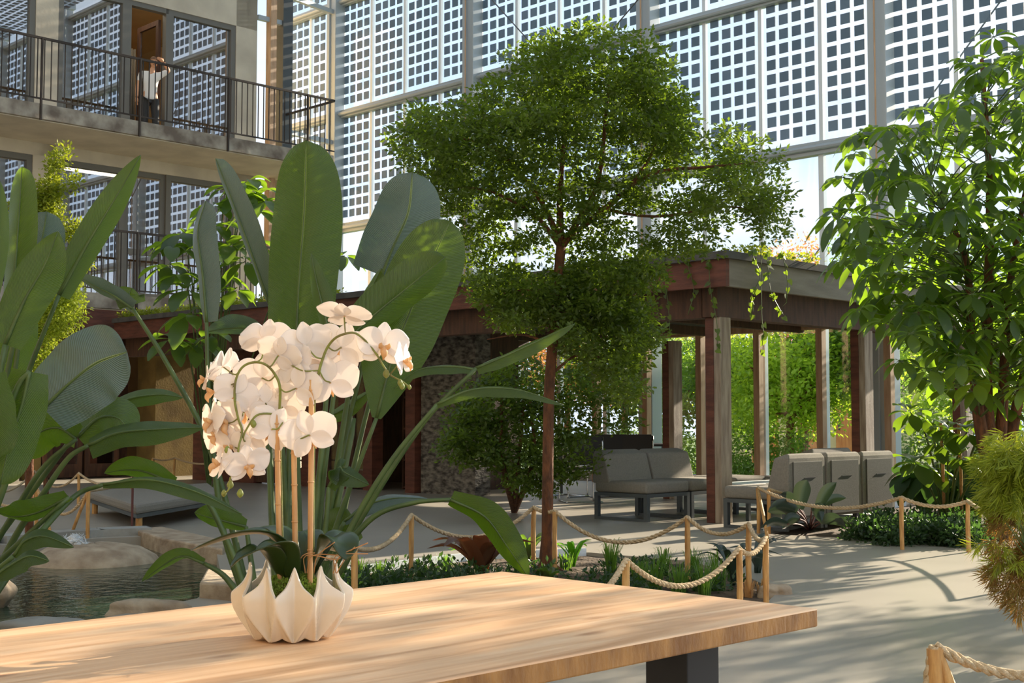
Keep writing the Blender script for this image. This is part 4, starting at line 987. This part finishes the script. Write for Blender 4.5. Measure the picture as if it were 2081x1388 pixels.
# ------------------------------------------------------------------ rope barriers
def sag(a, b, s=.12, n=20):
    L = (b-a).length
    return [a+(b-a)*(i/n)-Vector((0,0,4*s*(i/n)*(1-i/n))) for i in range(n+1)]
def rope_mesh(m, pts, r_, turns_per_m=None):
    # resample
    out = [pts[0]]; step = r_*1.1
    for a, b in zip(pts[:-1], pts[1:]):
        L = (b-a).length; k = max(1, int(L/step))
        for i in range(1, k+1): out.append(a+(b-a)*i/k)
    n = len(out); ph = 0; nrm = Vector((0,0,1)); st = [[], [], []]
    for i, p in enumerate(out):
        t = (out[min(i+1,n-1)]-out[max(i-1,0)]).normalized(); nrm = (nrm-t*nrm.dot(t))
        nrm = nrm.normalized() if nrm.length > 1e-4 else t.orthogonal().normalized(); bn = t.cross(nrm)
        if i: ph += (p-out[i-1]).length/(r_*7)*2*math.pi
        for k in range(3):
            a = ph+k*2.0944; st[k].append(p+(nrm*math.cos(a)+bn*math.sin(a))*r_*.5)
    for k in range(3): m.tube(st[k], r_*.56, 6)
def barrier(posts, label, segs=None, sags=.12, r_=.016, pr=.019, lean=(), loop=False):
    """posts: (base xyz, top xyz)"""
    e = empty('rope_barrier', posts[0][0]); tag(e, label, 'rope barrier', 'rope barriers')
    for b, t in posts:
        m = MB(); b2 = b-Vector((0,0,.06)); q = cr_spline([b2, b*.5+t*.5+Vector((rnd(-.006,.006),0,0)), t], 4); m.tube(q, [pr*rnd(.92,1.08) for _ in q], 9); m.build('post', M['post'], e, smooth=True, bevel=.002)
    for b, t in lean:
        m = MB(); m.tube([b-Vector((0,0,.03)), (b+t)/2, t], [pr*.8, pr*.85, pr*.7], 8); m.build('brace', M['post'], e, smooth=True)
    tops = [t+Vector((0,0,.005)) for b, t in posts]
    if segs is None: segs = [(i, i+1) for i in range(len(tops)-1)]
    path = []; m = MB()
    for k, (i, j) in enumerate(segs):
        s = sags[k] if isinstance(sags, (list, tuple)) else sags
        if isinstance(j, Vector): pts = sag(tops[i], j, s)
        else: pts = sag(tops[i], tops[j], s)
        if path and (path[-1]-pts[0]).length < .01: path += pts[1:]
        else:
            if path: rope_mesh(m, path, r_)
            path = pts
    rope_mesh(m, path, r_); m.build('rope', M['rope'], e, smooth=True)
    return e
def pst(x, y, h): # post by base px
    b = G(x, y); return (b, b+Vector((0,0,h)))
def pst2(x, ytop, h, dx=0):   # by top px and height
    d = (CAMZ-h); t = G(x, ytop, h); b = Vector((t.x+dx, t.y, 0)); return (b, t)
tb = [pst2(620,1120,.40), pst2(720,1115,.40), pst2(836,1048,.44), pst2(1085,1032,.44), pst2(1128,1040,.44), pst2(1397,1052,.44), pst2(1522,1066,.44), pst2(1556,1095,.40), pst2(1502,1116,.38), pst2(1272,1140,.40), pst2(1080,1215,.40)]
barrier(tb, 'rope barrier on peeled poles ringing the tree bed behind the table', sags=[.05,.09,.19,.02,.20,.09,.05,.06,.17,.14])
rb = [pst2(1540,992,.44), pst2(1832,1012,.44), pst2(1967,1020,.42), pst2(2100,1062,.42)]
barrier(rb, 'rope barrier along the front of the right-hand bed', sags=[.14,.06,.05], lean=[(G(1562,1100), rb[0][1]), (G(1510,1078), rb[0][1])][:1], r_=.018)
rb2 = [pst2(1545,996,.43), pst2(1767,974,.42), pst2(1876,968,.44)]
barrier([(b+Vector((.1,.1,0)), t+Vector((.1,.1,0))) for b, t in rb2], 'rope barrier behind the dark philodendron, at the back of the right bed', sags=[.14,.10])
nb = [pst2(1900,1318,.44), pst2(2330,1300,.44)]
barrier(nb, 'thick rope barrier in the lower right foreground', segs=[(0, 1), (0, nb[0][1]+Vector((-.06,.02,-.42)))], sags=[.10,-.035], r_=.018, pr=.026, lean=[(nb[0][0]+Vector((.16,-.02,0)), nb[0][1])])
lb = [pst2(-40,985,.44), pst2(75,992,.44), pst2(180,998,.44), pst2(300,958,.44)]
barrier(lb, 'rope barrier in front of the pond at far left', sags=[.20,.24,.05], lean=[(G(141,1091), lb[2][1]), (G(108,1094), lb[1][1])])
lb2 = [pst2(-60,985,.40), pst2(70,958,.40), pst2(160,962,.40), pst2(268,972,.40)]
barrier(lb2, 'farther rope barrier across the floor behind the pond', sags=[.18,.20,.12])
lb3 = [pst2(310,932,.42), pst2(355,931,.42), pst2(440,940,.42)]
barrier(lb3, 'small rope barrier by the ochre wall at the back left', sags=[.04,.06])

# ------------------------------------------------------------------ lounge seating
def lounge(label, v, u, face, w=.78, dpt=.78, back=True, panel=False, group='grey lounge chairs'):
    """v,u = near corner; face: direction the sitter looks, in building frame: '-u' or '+u'"""
    e = empty('lounge_chair', B(v+w/2, u+dpt/2, 0), A45); tag(e, label, 'lounge chair', group)
    m = MB(); m.rbox((v+.01,u+.01,.30),(v+w-.01,u+dpt-.01,.43),.035,3); m.build('seat', M['fabric'], e, rz=A45, smooth=True)
    if back:
        if face == '-u': ys = (u+dpt-.26, u+dpt+.02)
        else: ys = (u-.02, u+.26)
        bm = MB(); n = 8; rows = []
        # tapered cushion: thick at the base, rounded at top
        for i in range(n+1):
            t = i/n; z = .40+.37*t
            th = (.26-.10*t)*(1 if t < .85 else math.sqrt(max(.05, 1-((t-.85)/.15)**2)))
            base = ys[1] if face == '-u' else ys[0]; sgn = -1 if face == '-u' else 1
            y0 = base+sgn*(.02*(t > .9)); y1 = base+sgn*th; ix = .01+.03*max(0, (t-.8)/.2)**2
            if y0 > y1: y0, y1 = y1, y0
            rows.append([(v+ix,y0,z),(v+w/2,y0-.005,z),(v+w-ix,y0,z),(v+w-ix,y1,z),(v+w/2,y1+.01,z),(v+ix,y1,z)])
        bm.grid(rows, closed=True); k = len(bm.v); bm.f += [tuple(range(k-6, k)), tuple(range(5, -1, -1))]; bm.mi += [0, 0]
        o = bm.build('backrest', M['fabric'], e, rz=A45, smooth=False, bevel=.02)
        if panel:
            m = MB(); m.rbox((v+.08,u-.034,.14),(v+w-.08,u-.02,.69),.006,2); m.build('back_panel', M['fabric_dark'], e, rz=A45, smooth=False)
            m = MB(); m.box((v+.01,u-.02,.12),(v+w-.01,u+.03,.42)); m.build('rear_skirt', M['fabric'], e, rz=A45)
            m = MB(); m.box((v+.28,u-.037,.52),(v+w-.22,u-.034,.528)); m.build('pocket_seam', M['black'], e, rz=A45)
    for (a, b) in ((0,0),(1,0),(0,1),(1,1)):
        m = MB(); x = v+.01+a*(w-.07); y = u+.01+b*(dpt-.07); m.box((x,y,0),(x+.05,y+.05,.26)); m.build('leg', M['steel_dark'], e, rz=A45)
    m = MB(); m.box((v+.01,u+.01,.26),(v+w-.01,u+.06,.30)); m.box((v+.01,u+dpt-.06,.26),(v+w-.01,u+dpt-.01,.30)); m.box((v+.01,u+.06,.26),(v+.06,u+dpt-.06,.30)); m.box((v+w-.06,u+.06,.26),(v+w-.01,u+dpt-.06,.30))
    m.box((v+.01,u+.06,.0),(v+.05,u+dpt-.06,.03)); m.box((v+w-.05,u+.06,.0),(v+w-.01,u+dpt-.06,.03)); m.build('frame', M['steel_dark'], e, rz=A45)
    return e
lounge('grey lounge chair nearest the tree trunk, left of the left pair', 11.05, 8.98, '-u')
lounge('grey lounge chair right of the nearest one in the left pair', 11.84, 8.98, '-u')
lounge('backless grey seat cushion unit behind the main pergola pillar', 12.7, 8.98, '-u', back=False)
lounge('grey lounge chair with its back to us, left of the row of three', 11.1, 7.25, '+u', w=.70, panel=True)
lounge('grey lounge chair with its back to us, middle of the row of three', 11.81, 7.25, '+u', w=.70, panel=True)
lounge('grey lounge chair with its back to us, right end of the row of three', 12.52, 7.25, '+u', w=.70, panel=True)
lounge('grey lounge chair standing behind the row of three, top just showing', 13.3, 8.35, '+u', w=.9)
e = empty('coffee_table', B(12.55, 8.5, 0), A45); tag(e, 'low white-topped coffee table between the lounge chairs', 'table')
m = MB(); m.rbox((11.95,8.28,.37),(13.15,8.8,.40),.004,2); m.build('tabletop', M['white_top'], e, rz=A45)
for (a, b) in ((11.98,8.31),(13.08,8.31),(11.98,8.73),(13.08,8.73)):
    m = MB(); m.box((a,b,0),(a+.04,b+.04,.369)); m.build('leg', M['steel_dark'], e, rz=A45)
# black cantilever chairs and table farther back
def black_chair(v, u, rz, label, name='black_chair'):
    e = empty(name, B(v, u, 0), rz); tag(e, label, 'chair', 'black chairs behind the lounge seats')
    m = MB(); m.rbox((-.23,-.22,.44),(.23,.22,.48),.012,2); m.build('seat', M['black'], e, loc='local')
    m = MB(); m.rbox((-.23,.2,.52),(.23,.235,.9),.012,2); m.build('backrest', M['black'], e, loc='local')
    for s in (-1, 1):
        m = MB(); x = s*.24
        m.tube(cr_spline([(x,.22,.88),(x,.22,.5),(x,.18,.45),(x,-.2,.45),(x,-.24,.40),(x,-.24,.05),(x,-.2,.012),(x,.22,.012)], 4), .011, 7); m.build('side_frame', M['chrome'], e, loc='local', smooth=True)
    m = MB(); m.tube([(-.24,.22,.012),(.24,.22,.012)], .011, 7); m.build('crossbar', M['chrome'], e, loc='local'); return e
def PV(x, d): 
    t = (x-1040.5)/F; return ((1+t)*d*.7071, (1-t)*d*.7071)
for x, d, rz, lab in ((1180,17.6,.2,'black chair left of the left lounge pair, chrome legs showing'),(1232,18.8,.1,'black chair behind the left lounge backrest'),(1292,18.8,-.1,'black chair behind the gap of the lounge pair'),(1150,18.9,2.4,'black chair half hidden by the green shrub')):
    v, u = PV(x, d); black_chair(v, u, rz+math.pi, lab)
v, u = PV(1245, 19.9)
e = empty('dining_table', B(v, u, 0), 0); tag(e, 'dark dining table among the black chairs at the glass wall', 'table')
m = MB(); m.rbox((-.9,-.4,.71),(.9,.4,.745),.005,2); m.build('tabletop', M['black'], e, loc='local')
for a in (-.82, .78):
    for b in (-.36, .32):
        m = MB(); m.box((a,b,0),(a+.04,b+.04,.709)); m.build('leg', M['steel_dark'], e, loc='local')

# daybed and parasol base at left
e = empty('daybed', G(330,1062)); tag(e, 'wide grey cushioned daybed with wooden legs beyond the pond', 'daybed')
qd = [G(276,1026,.27), G(448,1000,.27), G(424,981,.27), G(178,997,.27)]
def prism(m, q, z0, z1):
    n = len(q); m.add([Vector((p.x,p.y,z0)) for p in q]+[Vector((p.x,p.y,z1)) for p in q], [tuple(range(n))[::-1], tuple(n+i for i in range(n))]+[(i,(i+1)%n,n+(i+1)%n,n+i) for i in range(n)])
def ccw(q):
    a = sum(q[i].x*q[(i+1)%len(q)].y-q[(i+1)%len(q)].x*q[i].y for i in range(len(q))); return q if a > 0 else q[::-1]
qd = ccw(qd)
m = MB(); prism(m, qd, .17, .27); m.build('cushion', M['fabric'], e, bevel=.03)
cx = sum(qd, Vector((0,0,0)))/4
m = MB(); prism(m, [cx+(p-cx)*.97 for p in qd], .13, .17); m.build('frame', M['steel_dark'], e)
for p in qd:
    c = cx+(p-cx)*.9; m = MB(); m.tube([Vector((c.x,c.y,0)), Vector((c.x,c.y,.13))], .035, 8); m.build('leg', M['post'], e)
g = G(268,1082)
e = empty('parasol_stand', g); tag(e, 'dark red pole on a round base plate in front of the daybed', 'pole')
m = MB(); m.tube([g+Vector((0,0,0)), g+Vector((0,0,.035))], .17, 24); m.build('base', M['maroon'], e)
m = MB(); m.tube([g+Vector((0,0,.035)), g+Vector((0,0,.62))], .012, 8); m.build('pole', M['maroon'], e)

# pond stones
strip('pond_coping', [G(-200,1108), G(0,1103), G(200,1089), G(302,1085)], .28, -.02, .07, M['coping'], 'pale stone coping along the far edge of the pond', 'coping')
def rock(c, r_, mt, label, name='boulder', zc=.6, group=None):
    bm = bmesh.new(); bmesh.ops.create_icosphere(bm, subdivisions=4, radius=1)
    ph = [rnd(0,6) for _ in range(6)]
    for v in bm.verts:
        k = 1+.12*math.sin(v.co.x*3+ph[0])+.1*math.sin(v.co.y*4+ph[1])+.09*math.sin(v.co.z*5+ph[2])+.04*math.sin(v.co.x*9+ph[3]+v.co.y*8)
        v.co = Vector((v.co.x*r_[0], v.co.y*r_[1], v.co.z*r_[2]))*k+c
    bm.verts.index_update(); m = MB(); m.add([v.co.copy() for v in bm.verts], [[v.index for v in f.verts] for f in bm.faces]); bm.free()
    o = m.build(name, mt, smooth=True); return tag(o, label, 'stone', group)
mst = G(190,1132,-.05); 
e = empty('bubbling_stone', Vector((mst.x, mst.y, -.3))); tag(e, 'round flat sandstone in the pond with water bubbling from its top', 'fountain')
m = MB(); rows = []
for i, (r_, z) in enumerate(((.56,-.3),(.56,-.12),(.50,-.04),(.38,.03),(.2,.06),(.02,.07))):
    rows.append([mst+Vector((r_*math.cos(a*2*math.pi/40)*(1+.03*math.sin(a)), r_*math.sin(a*2*math.pi/40), z+.05+(rnd(-.004,.004) if i > 1 else 0))) for a in range(40)])
m.grid(rows, closed=True); m.build('stone', M['stone'], e, smooth=True)
m = MB(); c = mst+Vector((-.16,-.02,.115))
rows = []
for i in range(9):
    t = i/8; r_ = .10*(1-t)**.6+.002; rows.append([c+Vector((r_*math.cos(a*2*math.pi/16)*rnd(.75,1.15), r_*math.sin(a*2*math.pi/16)*rnd(.75,1.15), t*.08+rnd(-.008,.008))) for a in range(16)])
m.grid(rows, closed=True)
for k in range(60): m.tube([c+Vector((rnd(-.14,.14),rnd(-.08,.08),0)), c+Vector((rnd(-.1,.1),rnd(-.06,.06),rnd(.01,.09)))], [.006,.002], 4)
m.build('water_spout', M['foam'], e, smooth=True)
# stone blocks
def block(pts, z0, z1, mt, label, cat='stone', name='stone_block'):
    m = MB(); prism(m, ccw(pts), z0, z1); o = m.build(name, mt, bevel=.015); return tag(o, label, cat)
block([G(270,1085), G(330,1105), G(452,1128), G(470,1112), G(330,1080)], -.3, .05, M['stone'], 'long sandstone block at the right rim of the pond')
block([G(405,1215), G(478,1222), G(490,1190), G(420,1185)], -.3, .10, M['stone'], 'square sandstone block at the foot of the large plant')
rock(G(312,1240,0), (.24,.13,.07), M['stone'], 'flat speckled boulder at the pond edge just above the table')
rock(G(-6,1205,0), (.12,.13,.13), M['stone'], 'rounded boulder at the left frame edge by the pond')
rock(G(100,1282,0), (.30,.14,.06), M['coping'], 'low grey boulder at the near pond edge')
rock(G(1575,1205,0), (.10,.12,.06), M['stone'], 'small stone at the right tip of the tree bed')

# ------------------------------------------------------------------ planting in the beds
def tuft(c, n, L, mt, label, name='grass_tuft', w=.004, spread=.5, group='grass tufts', cat='grass'):
    m = MB()
    for i in range(n):
        a = rnd(0, 6.28); l = L*rnd(.5,1.1); o = Vector((math.cos(a), math.sin(a), 0)); b = c+o*rnd(0,.05)
        k = rnd(.2,1)*spread; q = [b, b+o*l*.25*k+Vector((0,0,l*.5)), b+o*l*.6*k+Vector((0,0,l*.8)), b+o*l*k+Vector((0,0,l*(.95-.5*k)))]
        s = Vector((-o.y, o.x, 0)); ws = (w, w*.9, w*.6, w*.1)
        m.grid([[p-s*x, p+s*x] for p, x in zip(q, ws)])
    o = m.build(name, M[mt]); return tag(o, label, cat, group)
gt = [(730,1185,.20,'grass tuft left of the first pole behind the table'),(770,1182,.18,'low grass tuft beside the first pole'),(905,1165,.16,'small grass tuft in front of the pale edging'),(1240,1168,.30,'tall bright grass tuft right of the bromeliads'),
 (1330,1200,.26,'grass tuft under the sagging front rope'),(1380,1215,.26,'grass tuft behind the short front pole, left'),(1430,1215,.26,'grass tuft behind the short front pole, right'),(1300,1190,.2,'low grass tuft behind the front rope'),(1460,1200,.3,'grass tuft near the right tip of the bed'),(1350,1170,.24,'thin grass tuft near the back of the bed'),
 (1410,1175,.24,'thin grass tuft right of the middle pole'),(1150,1160,.16,'small grass tuft behind the trunk')]
for x, y, L, lab in gt:
    c = G(x, y, -.02); tuft(c, 70, L, 'gleaf', lab)
for x, y, lab in ((1520,1213,'dry curled fern fronds left of the corner pole'),(1545,1208,'dry curled fern fronds at the corner pole')):
    tuft(G(x, y, -.02), 26, .13, 'straw', lab, 'dry_fern', .006, .6, 'dry ferns', 'fern')
def rosette(c, n, L, w, mt, label, name='bromeliad', up=.8, cat='plant', group=None, tilt=None):
    e = empty(name, c); tag(e, label, cat, group)
    for i in range(n):
        a = i*2.399+rnd(-.2,.2); k = rnd(.35,1); l = L*rnd(.75,1.1); o = Vector((math.cos(a), math.sin(a), 0))
        m = MB(); strap(m, [c, c+o*l*.2*k+Vector((0,0,l*.4*up)), c+o*l*.55*k+Vector((0,0,l*.75*up)), c+o*l*k*.95+Vector((0,0,l*up*(1-.35*k)))], w, .35, 4, base=.6, tip=.9)
        m.build('leaf', M[mt], e, smooth=True)
    return e
rosette(G(1165,1152,-.02), 10, .30, .024, 'brombright', 'bright green strap-leaved bromeliad right of the trunk')
rosette(G(980,1180,-.02), 11, .62, .06, 'bromred', 'large bromeliad with reddish-brown leaves behind the table corner', up=.62)
rosette(G(1075,1140,-.02), 10, .32, .02, 'brom', 'grey-green bromeliad with narrow leaves left of the trunk')
rosette(G(955,1150,-.02), 8, .24, .02, 'brombright', 'small bright bromeliad between reddish leaves and the edging')
rosette(G(1490,1190,-.02), 11, .40, .026, 'phil', 'dark strap-leaved plant by the right corner poles')
rosette(G(1540,1170,-.02), 5, .42, .035, 'phil', 'dark upright broad leaves inside the right corner of the rope')
rosette(G(1110,1195,-.02), 8, .22, .03, 'brom', 'low dull green bromeliad just behind the table edge')
# dark philodendron
c = G(1645,1078,-.03); e = empty('philodendron', c); tag(e, 'dark philodendron with big glossy leaves and red stalks in the right bed', 'plant')
for (x, y, w, x0, y0, dd) in ((1640,975,46,1625,1035,0),(1700,980,34,1660,1040,0),(1560,1040,44,1620,1040,-.1),(1580,1012,34,1625,1030,.2),(1720,1012,26,1665,1035,.1),(1590,1075,34,1625,1055,-.1),(1720,1070,34,1665,1060,-.2),(1670,1060,40,1650,1030,-.3),(1545,1075,24,1600,1065,-.2),(1760,1085,20,1700,1055,-.3)):
    a = P(x0, y0, 12.6+dd); b = P(x, y, 12.6+dd*2); mid = (a+b)/2+Vector((0,0,.04))
    m = MB(); strap(m, [a, mid, b], w/F*12.6/2.6, .3, 8, base=.5, tip=.9, side=(b-a).cross(Vector((0,1,.35)))); m.build('leaf', M['phil'], e, smooth=True)
    m = MB(); m.tube(cr_spline([c, (c+a)/2+Vector((0,-.02,.03)), a], 4), .008, 6); m.build('stalk', M['maroon'], e)
# low ground cover in right bed
m = MB(); bl = []
for k in range(26):
    x = rnd(1760, 1985); y = 1096+ (x-1760)*.02 - rnd(0, 34); bl.append((G(x, y, .05), Vector((.22,.15,.12))))
foliage(m, bl, 900, 18, .05, .016, .09, flatz=1); o = m.build('ground_cover', M['ground']); tag(o, 'low bluish-green ground cover filling the right-hand bed', 'plants', kind='stuff')
m = MB(); bl = []
for k in range(20):
    x = rnd(600, 1540); y = 1175+rnd(-15, 30); bl.append((G(x, y, 0), Vector((.25,.15,.05))))
foliage(m, bl, 420, 16, .05, .012, .09, flatz=1); o = m.build('ground_cover', M['ground']); tag(o, 'low green ground cover under the tree behind the table', 'plants', kind='stuff')

# ------------------------------------------------------------------ person on the upper balcony
def skinned(name, joints, edges, mt, parent, root=0, sub=2):
    me = bpy.data.meshes.new(name); me.from_pydata([tuple(j[0]) for j in joints], edges, [])
    me.materials.append(mt)
    o = bpy.data.objects.new(name, me); C.objects.link(o); o.parent = parent
    md = o.modifiers.new('skin', 'SKIN'); md.use_smooth_shade = True
    if not me.skin_vertices: 
        try: me.attributes.new
        except Exception: pass
    with bpy.context.temp_override(object=o, active_object=o): pass
    sv = me.skin_vertices
    if len(sv) == 0:
        bm = bmesh.new(); bm.from_mesh(me); bm.verts.layers.skin.verify(); bm.to_mesh(me); bm.free(); sv = me.skin_vertices
    for i, j in enumerate(joints):
        r_ = j[1]; sv[0].data[i].radius = (r_ if isinstance(r_, tuple) else (r_, r_))
        sv[0].data[i].use_root = (i == root)
    s = o.modifiers.new('sub', 'SUBSURF'); s.levels = sub; s.render_levels = sub
    return o
pb = B(12.93, UW-.12, Z2)
pe = empty('person', pb, R(20)); tag(pe, 'person in white shirt and dark trousers at the balcony door, one hand raised', 'person')
# local frame: x right, -y toward viewer, z up; person stands leaning, back half turned
J = [((0,0,.95),(.13,.10)), ((0,0,1.12),(.12,.09)), ((.01,-.01,1.32),(.15,.10)), ((.03,-.02,1.43),(.09,.07)), ((.04,-.04,1.50),.05), ((.05,-.05,1.56),.05),      # 0-5 spine, neck
     ((-.09,0,.88),.085), ((-.10,.0,.50),.06), ((-.11,.02,.09),.04), ((-.11,-.12,.04),.035),                # 6-9 left leg
     ((.09,0,.88),.085), ((.11,-.02,.50),.06), ((.13,.02,.09),.04), ((.14,-.12,.04),.035),                  # 10-13
     ((-.17,.0,1.39),.055), ((-.25,.0,1.13),.042), ((-.26,-.07,.90),.032),                                   # 14-16 arm hanging
     ((.20,-.02,1.40),.055), ((.36,-.05,1.48),.042), ((.24,-.10,1.64),.032)]                                 # 17-19 raised arm
E = [(0,1),(1,2),(2,3),(3,4),(4,5),(0,6),(6,7),(7,8),(8,9),(0,10),(10,11),(11,12),(12,13),(2,14),(14,15),(15,16),(2,17),(17,18),(18,19)]
skinned('body', J, E, M['skin'], pe)
# head with face
m = MB(); hc = Vector((.055,-.06,1.625)); rows = []
for i in range(17):
    ph = math.pi*i/16; row = []
    for j in range(20):
        th = 2*math.pi*j/20; x, y, z = math.sin(ph)*math.cos(th), math.sin(ph)*math.sin(th), math.cos(ph)
        rx, ry, rz_ = .073, .092, .118
        if z < 0: rx *= 1+.25*z; ry *= 1+.12*z
        p = Vector((x*rx, y*ry, z*rz_))
        if y < -.8 and -.35 < z < .1 and abs(x) < .25: p.y -= .018
        if y < -.7 and .05 < z < .3 and .2 < abs(x) < .6: p.y += .008
        row.append(hc+p)
    rows.append(row)
m.grid(rows, closed=True)
for s in (-1, 1): m.tube([hc+Vector((s*.07,.0,-.02)), hc+Vector((s*.085,.01,.0)), hc+Vector((s*.075,.01,.03))], [.008,.014,.006], 6)
m.build('head', M['skin'], pe, loc='local', smooth=True)
for s in (-1, 1):
    m = MB(); q = hc+Vector((s*.03,-.083,.012)); m.tube([q, q+Vector((0,-.004,0))], .009, 8); m.build('eye', M['black'], pe, loc='local')
m = MB(); m.tube([hc+Vector((-.022,-.082,-.062)), hc+Vector((0,-.088,-.064)), hc+Vector((.022,-.082,-.062))], [.003,.006,.003], 6); m.build('mouth', M['maroon'], pe, loc='local')
m = MB(); rows = []
for i in range(12):
    ph = math.pi*.62*i/11; row = []
    for j in range(20):
        th = 2*math.pi*j/20; x, y, z = math.sin(ph)*math.cos(th), math.sin(ph)*math.sin(th), math.cos(ph)
        if y < -.3: zz = max(z, .35)
        else: zz = z
        row.append(hc+Vector((x*.082, y*.10+.008, zz*.128)))
    rows.append(row)
m.grid(rows, closed=True); m.build('hair', M['hair'], pe, loc='local', smooth=True)
skinned('shirt', [((0,0,.80),(.165,.135)), ((0,0,1.12),(.14,.11)), ((.01,-.01,1.32),(.165,.115)), ((.03,-.02,1.44),(.09,.075)), ((-.18,.0,1.39),.066), ((-.22,.0,1.22),.058), ((.21,-.02,1.40),.066), ((.33,-.045,1.48),.056)],
        [(0,1),(1,2),(2,3),(2,4),(4,5),(2,6),(6,7)], M['shirt'], pe)
skinned('trousers', [((0,0,.97),(.14,.12)), ((-.09,0,.86),.10), ((-.10,0,.5),.075), ((-.11,.02,.12),.06), ((.09,0,.86),.10), ((.11,-.02,.5),.075), ((.13,.02,.12),.06)],
        [(0,1),(1,2),(2,3),(0,4),(4,5),(5,6)], M['trouser'], pe)
def hand(base, d, palmn, name='hand'):
    m = MB(); d = d.normalized(); n = (palmn-d*palmn.dot(d)).normalized(); s = d.cross(n)
    m.tube([base, base+d*.04, base+d*.085], [.022,.034,.034], 8)
    for k, l in enumerate((.065,.075,.07,.055)):
        b = base+d*.085+s*(k-1.5)*.019; m.tube(cr_spline([b, b+d*l*.55+n*.006, b+d*l*.85+n*.022], 3), [.009,.009,.0085,.008,.008,.007,.006], 6)
    b = base+d*.02+s*-.03; m.tube([b, b+d*.03-s*.028, b+d*.062-s*.03+n*.012], [.011,.010,.007], 6)
    m.build(name, M['skin'], pe, loc='local', smooth=True)
hand(Vector((-.26,-.075,.89)), Vector((0,-.15,-1)), Vector((1,0,0)))
hand(Vector((.235,-.105,1.65)), Vector((-.7,.1,.5)), Vector((-.3,.9,-.4)))
for s in ((-.11,),(.14,)):
    m = MB(); m.rbox((s[0]-.045,-.2,.0),(s[0]+.045,.07,.08),.03,3); m.build('shoe', M['black'], pe, loc='local', smooth=True)
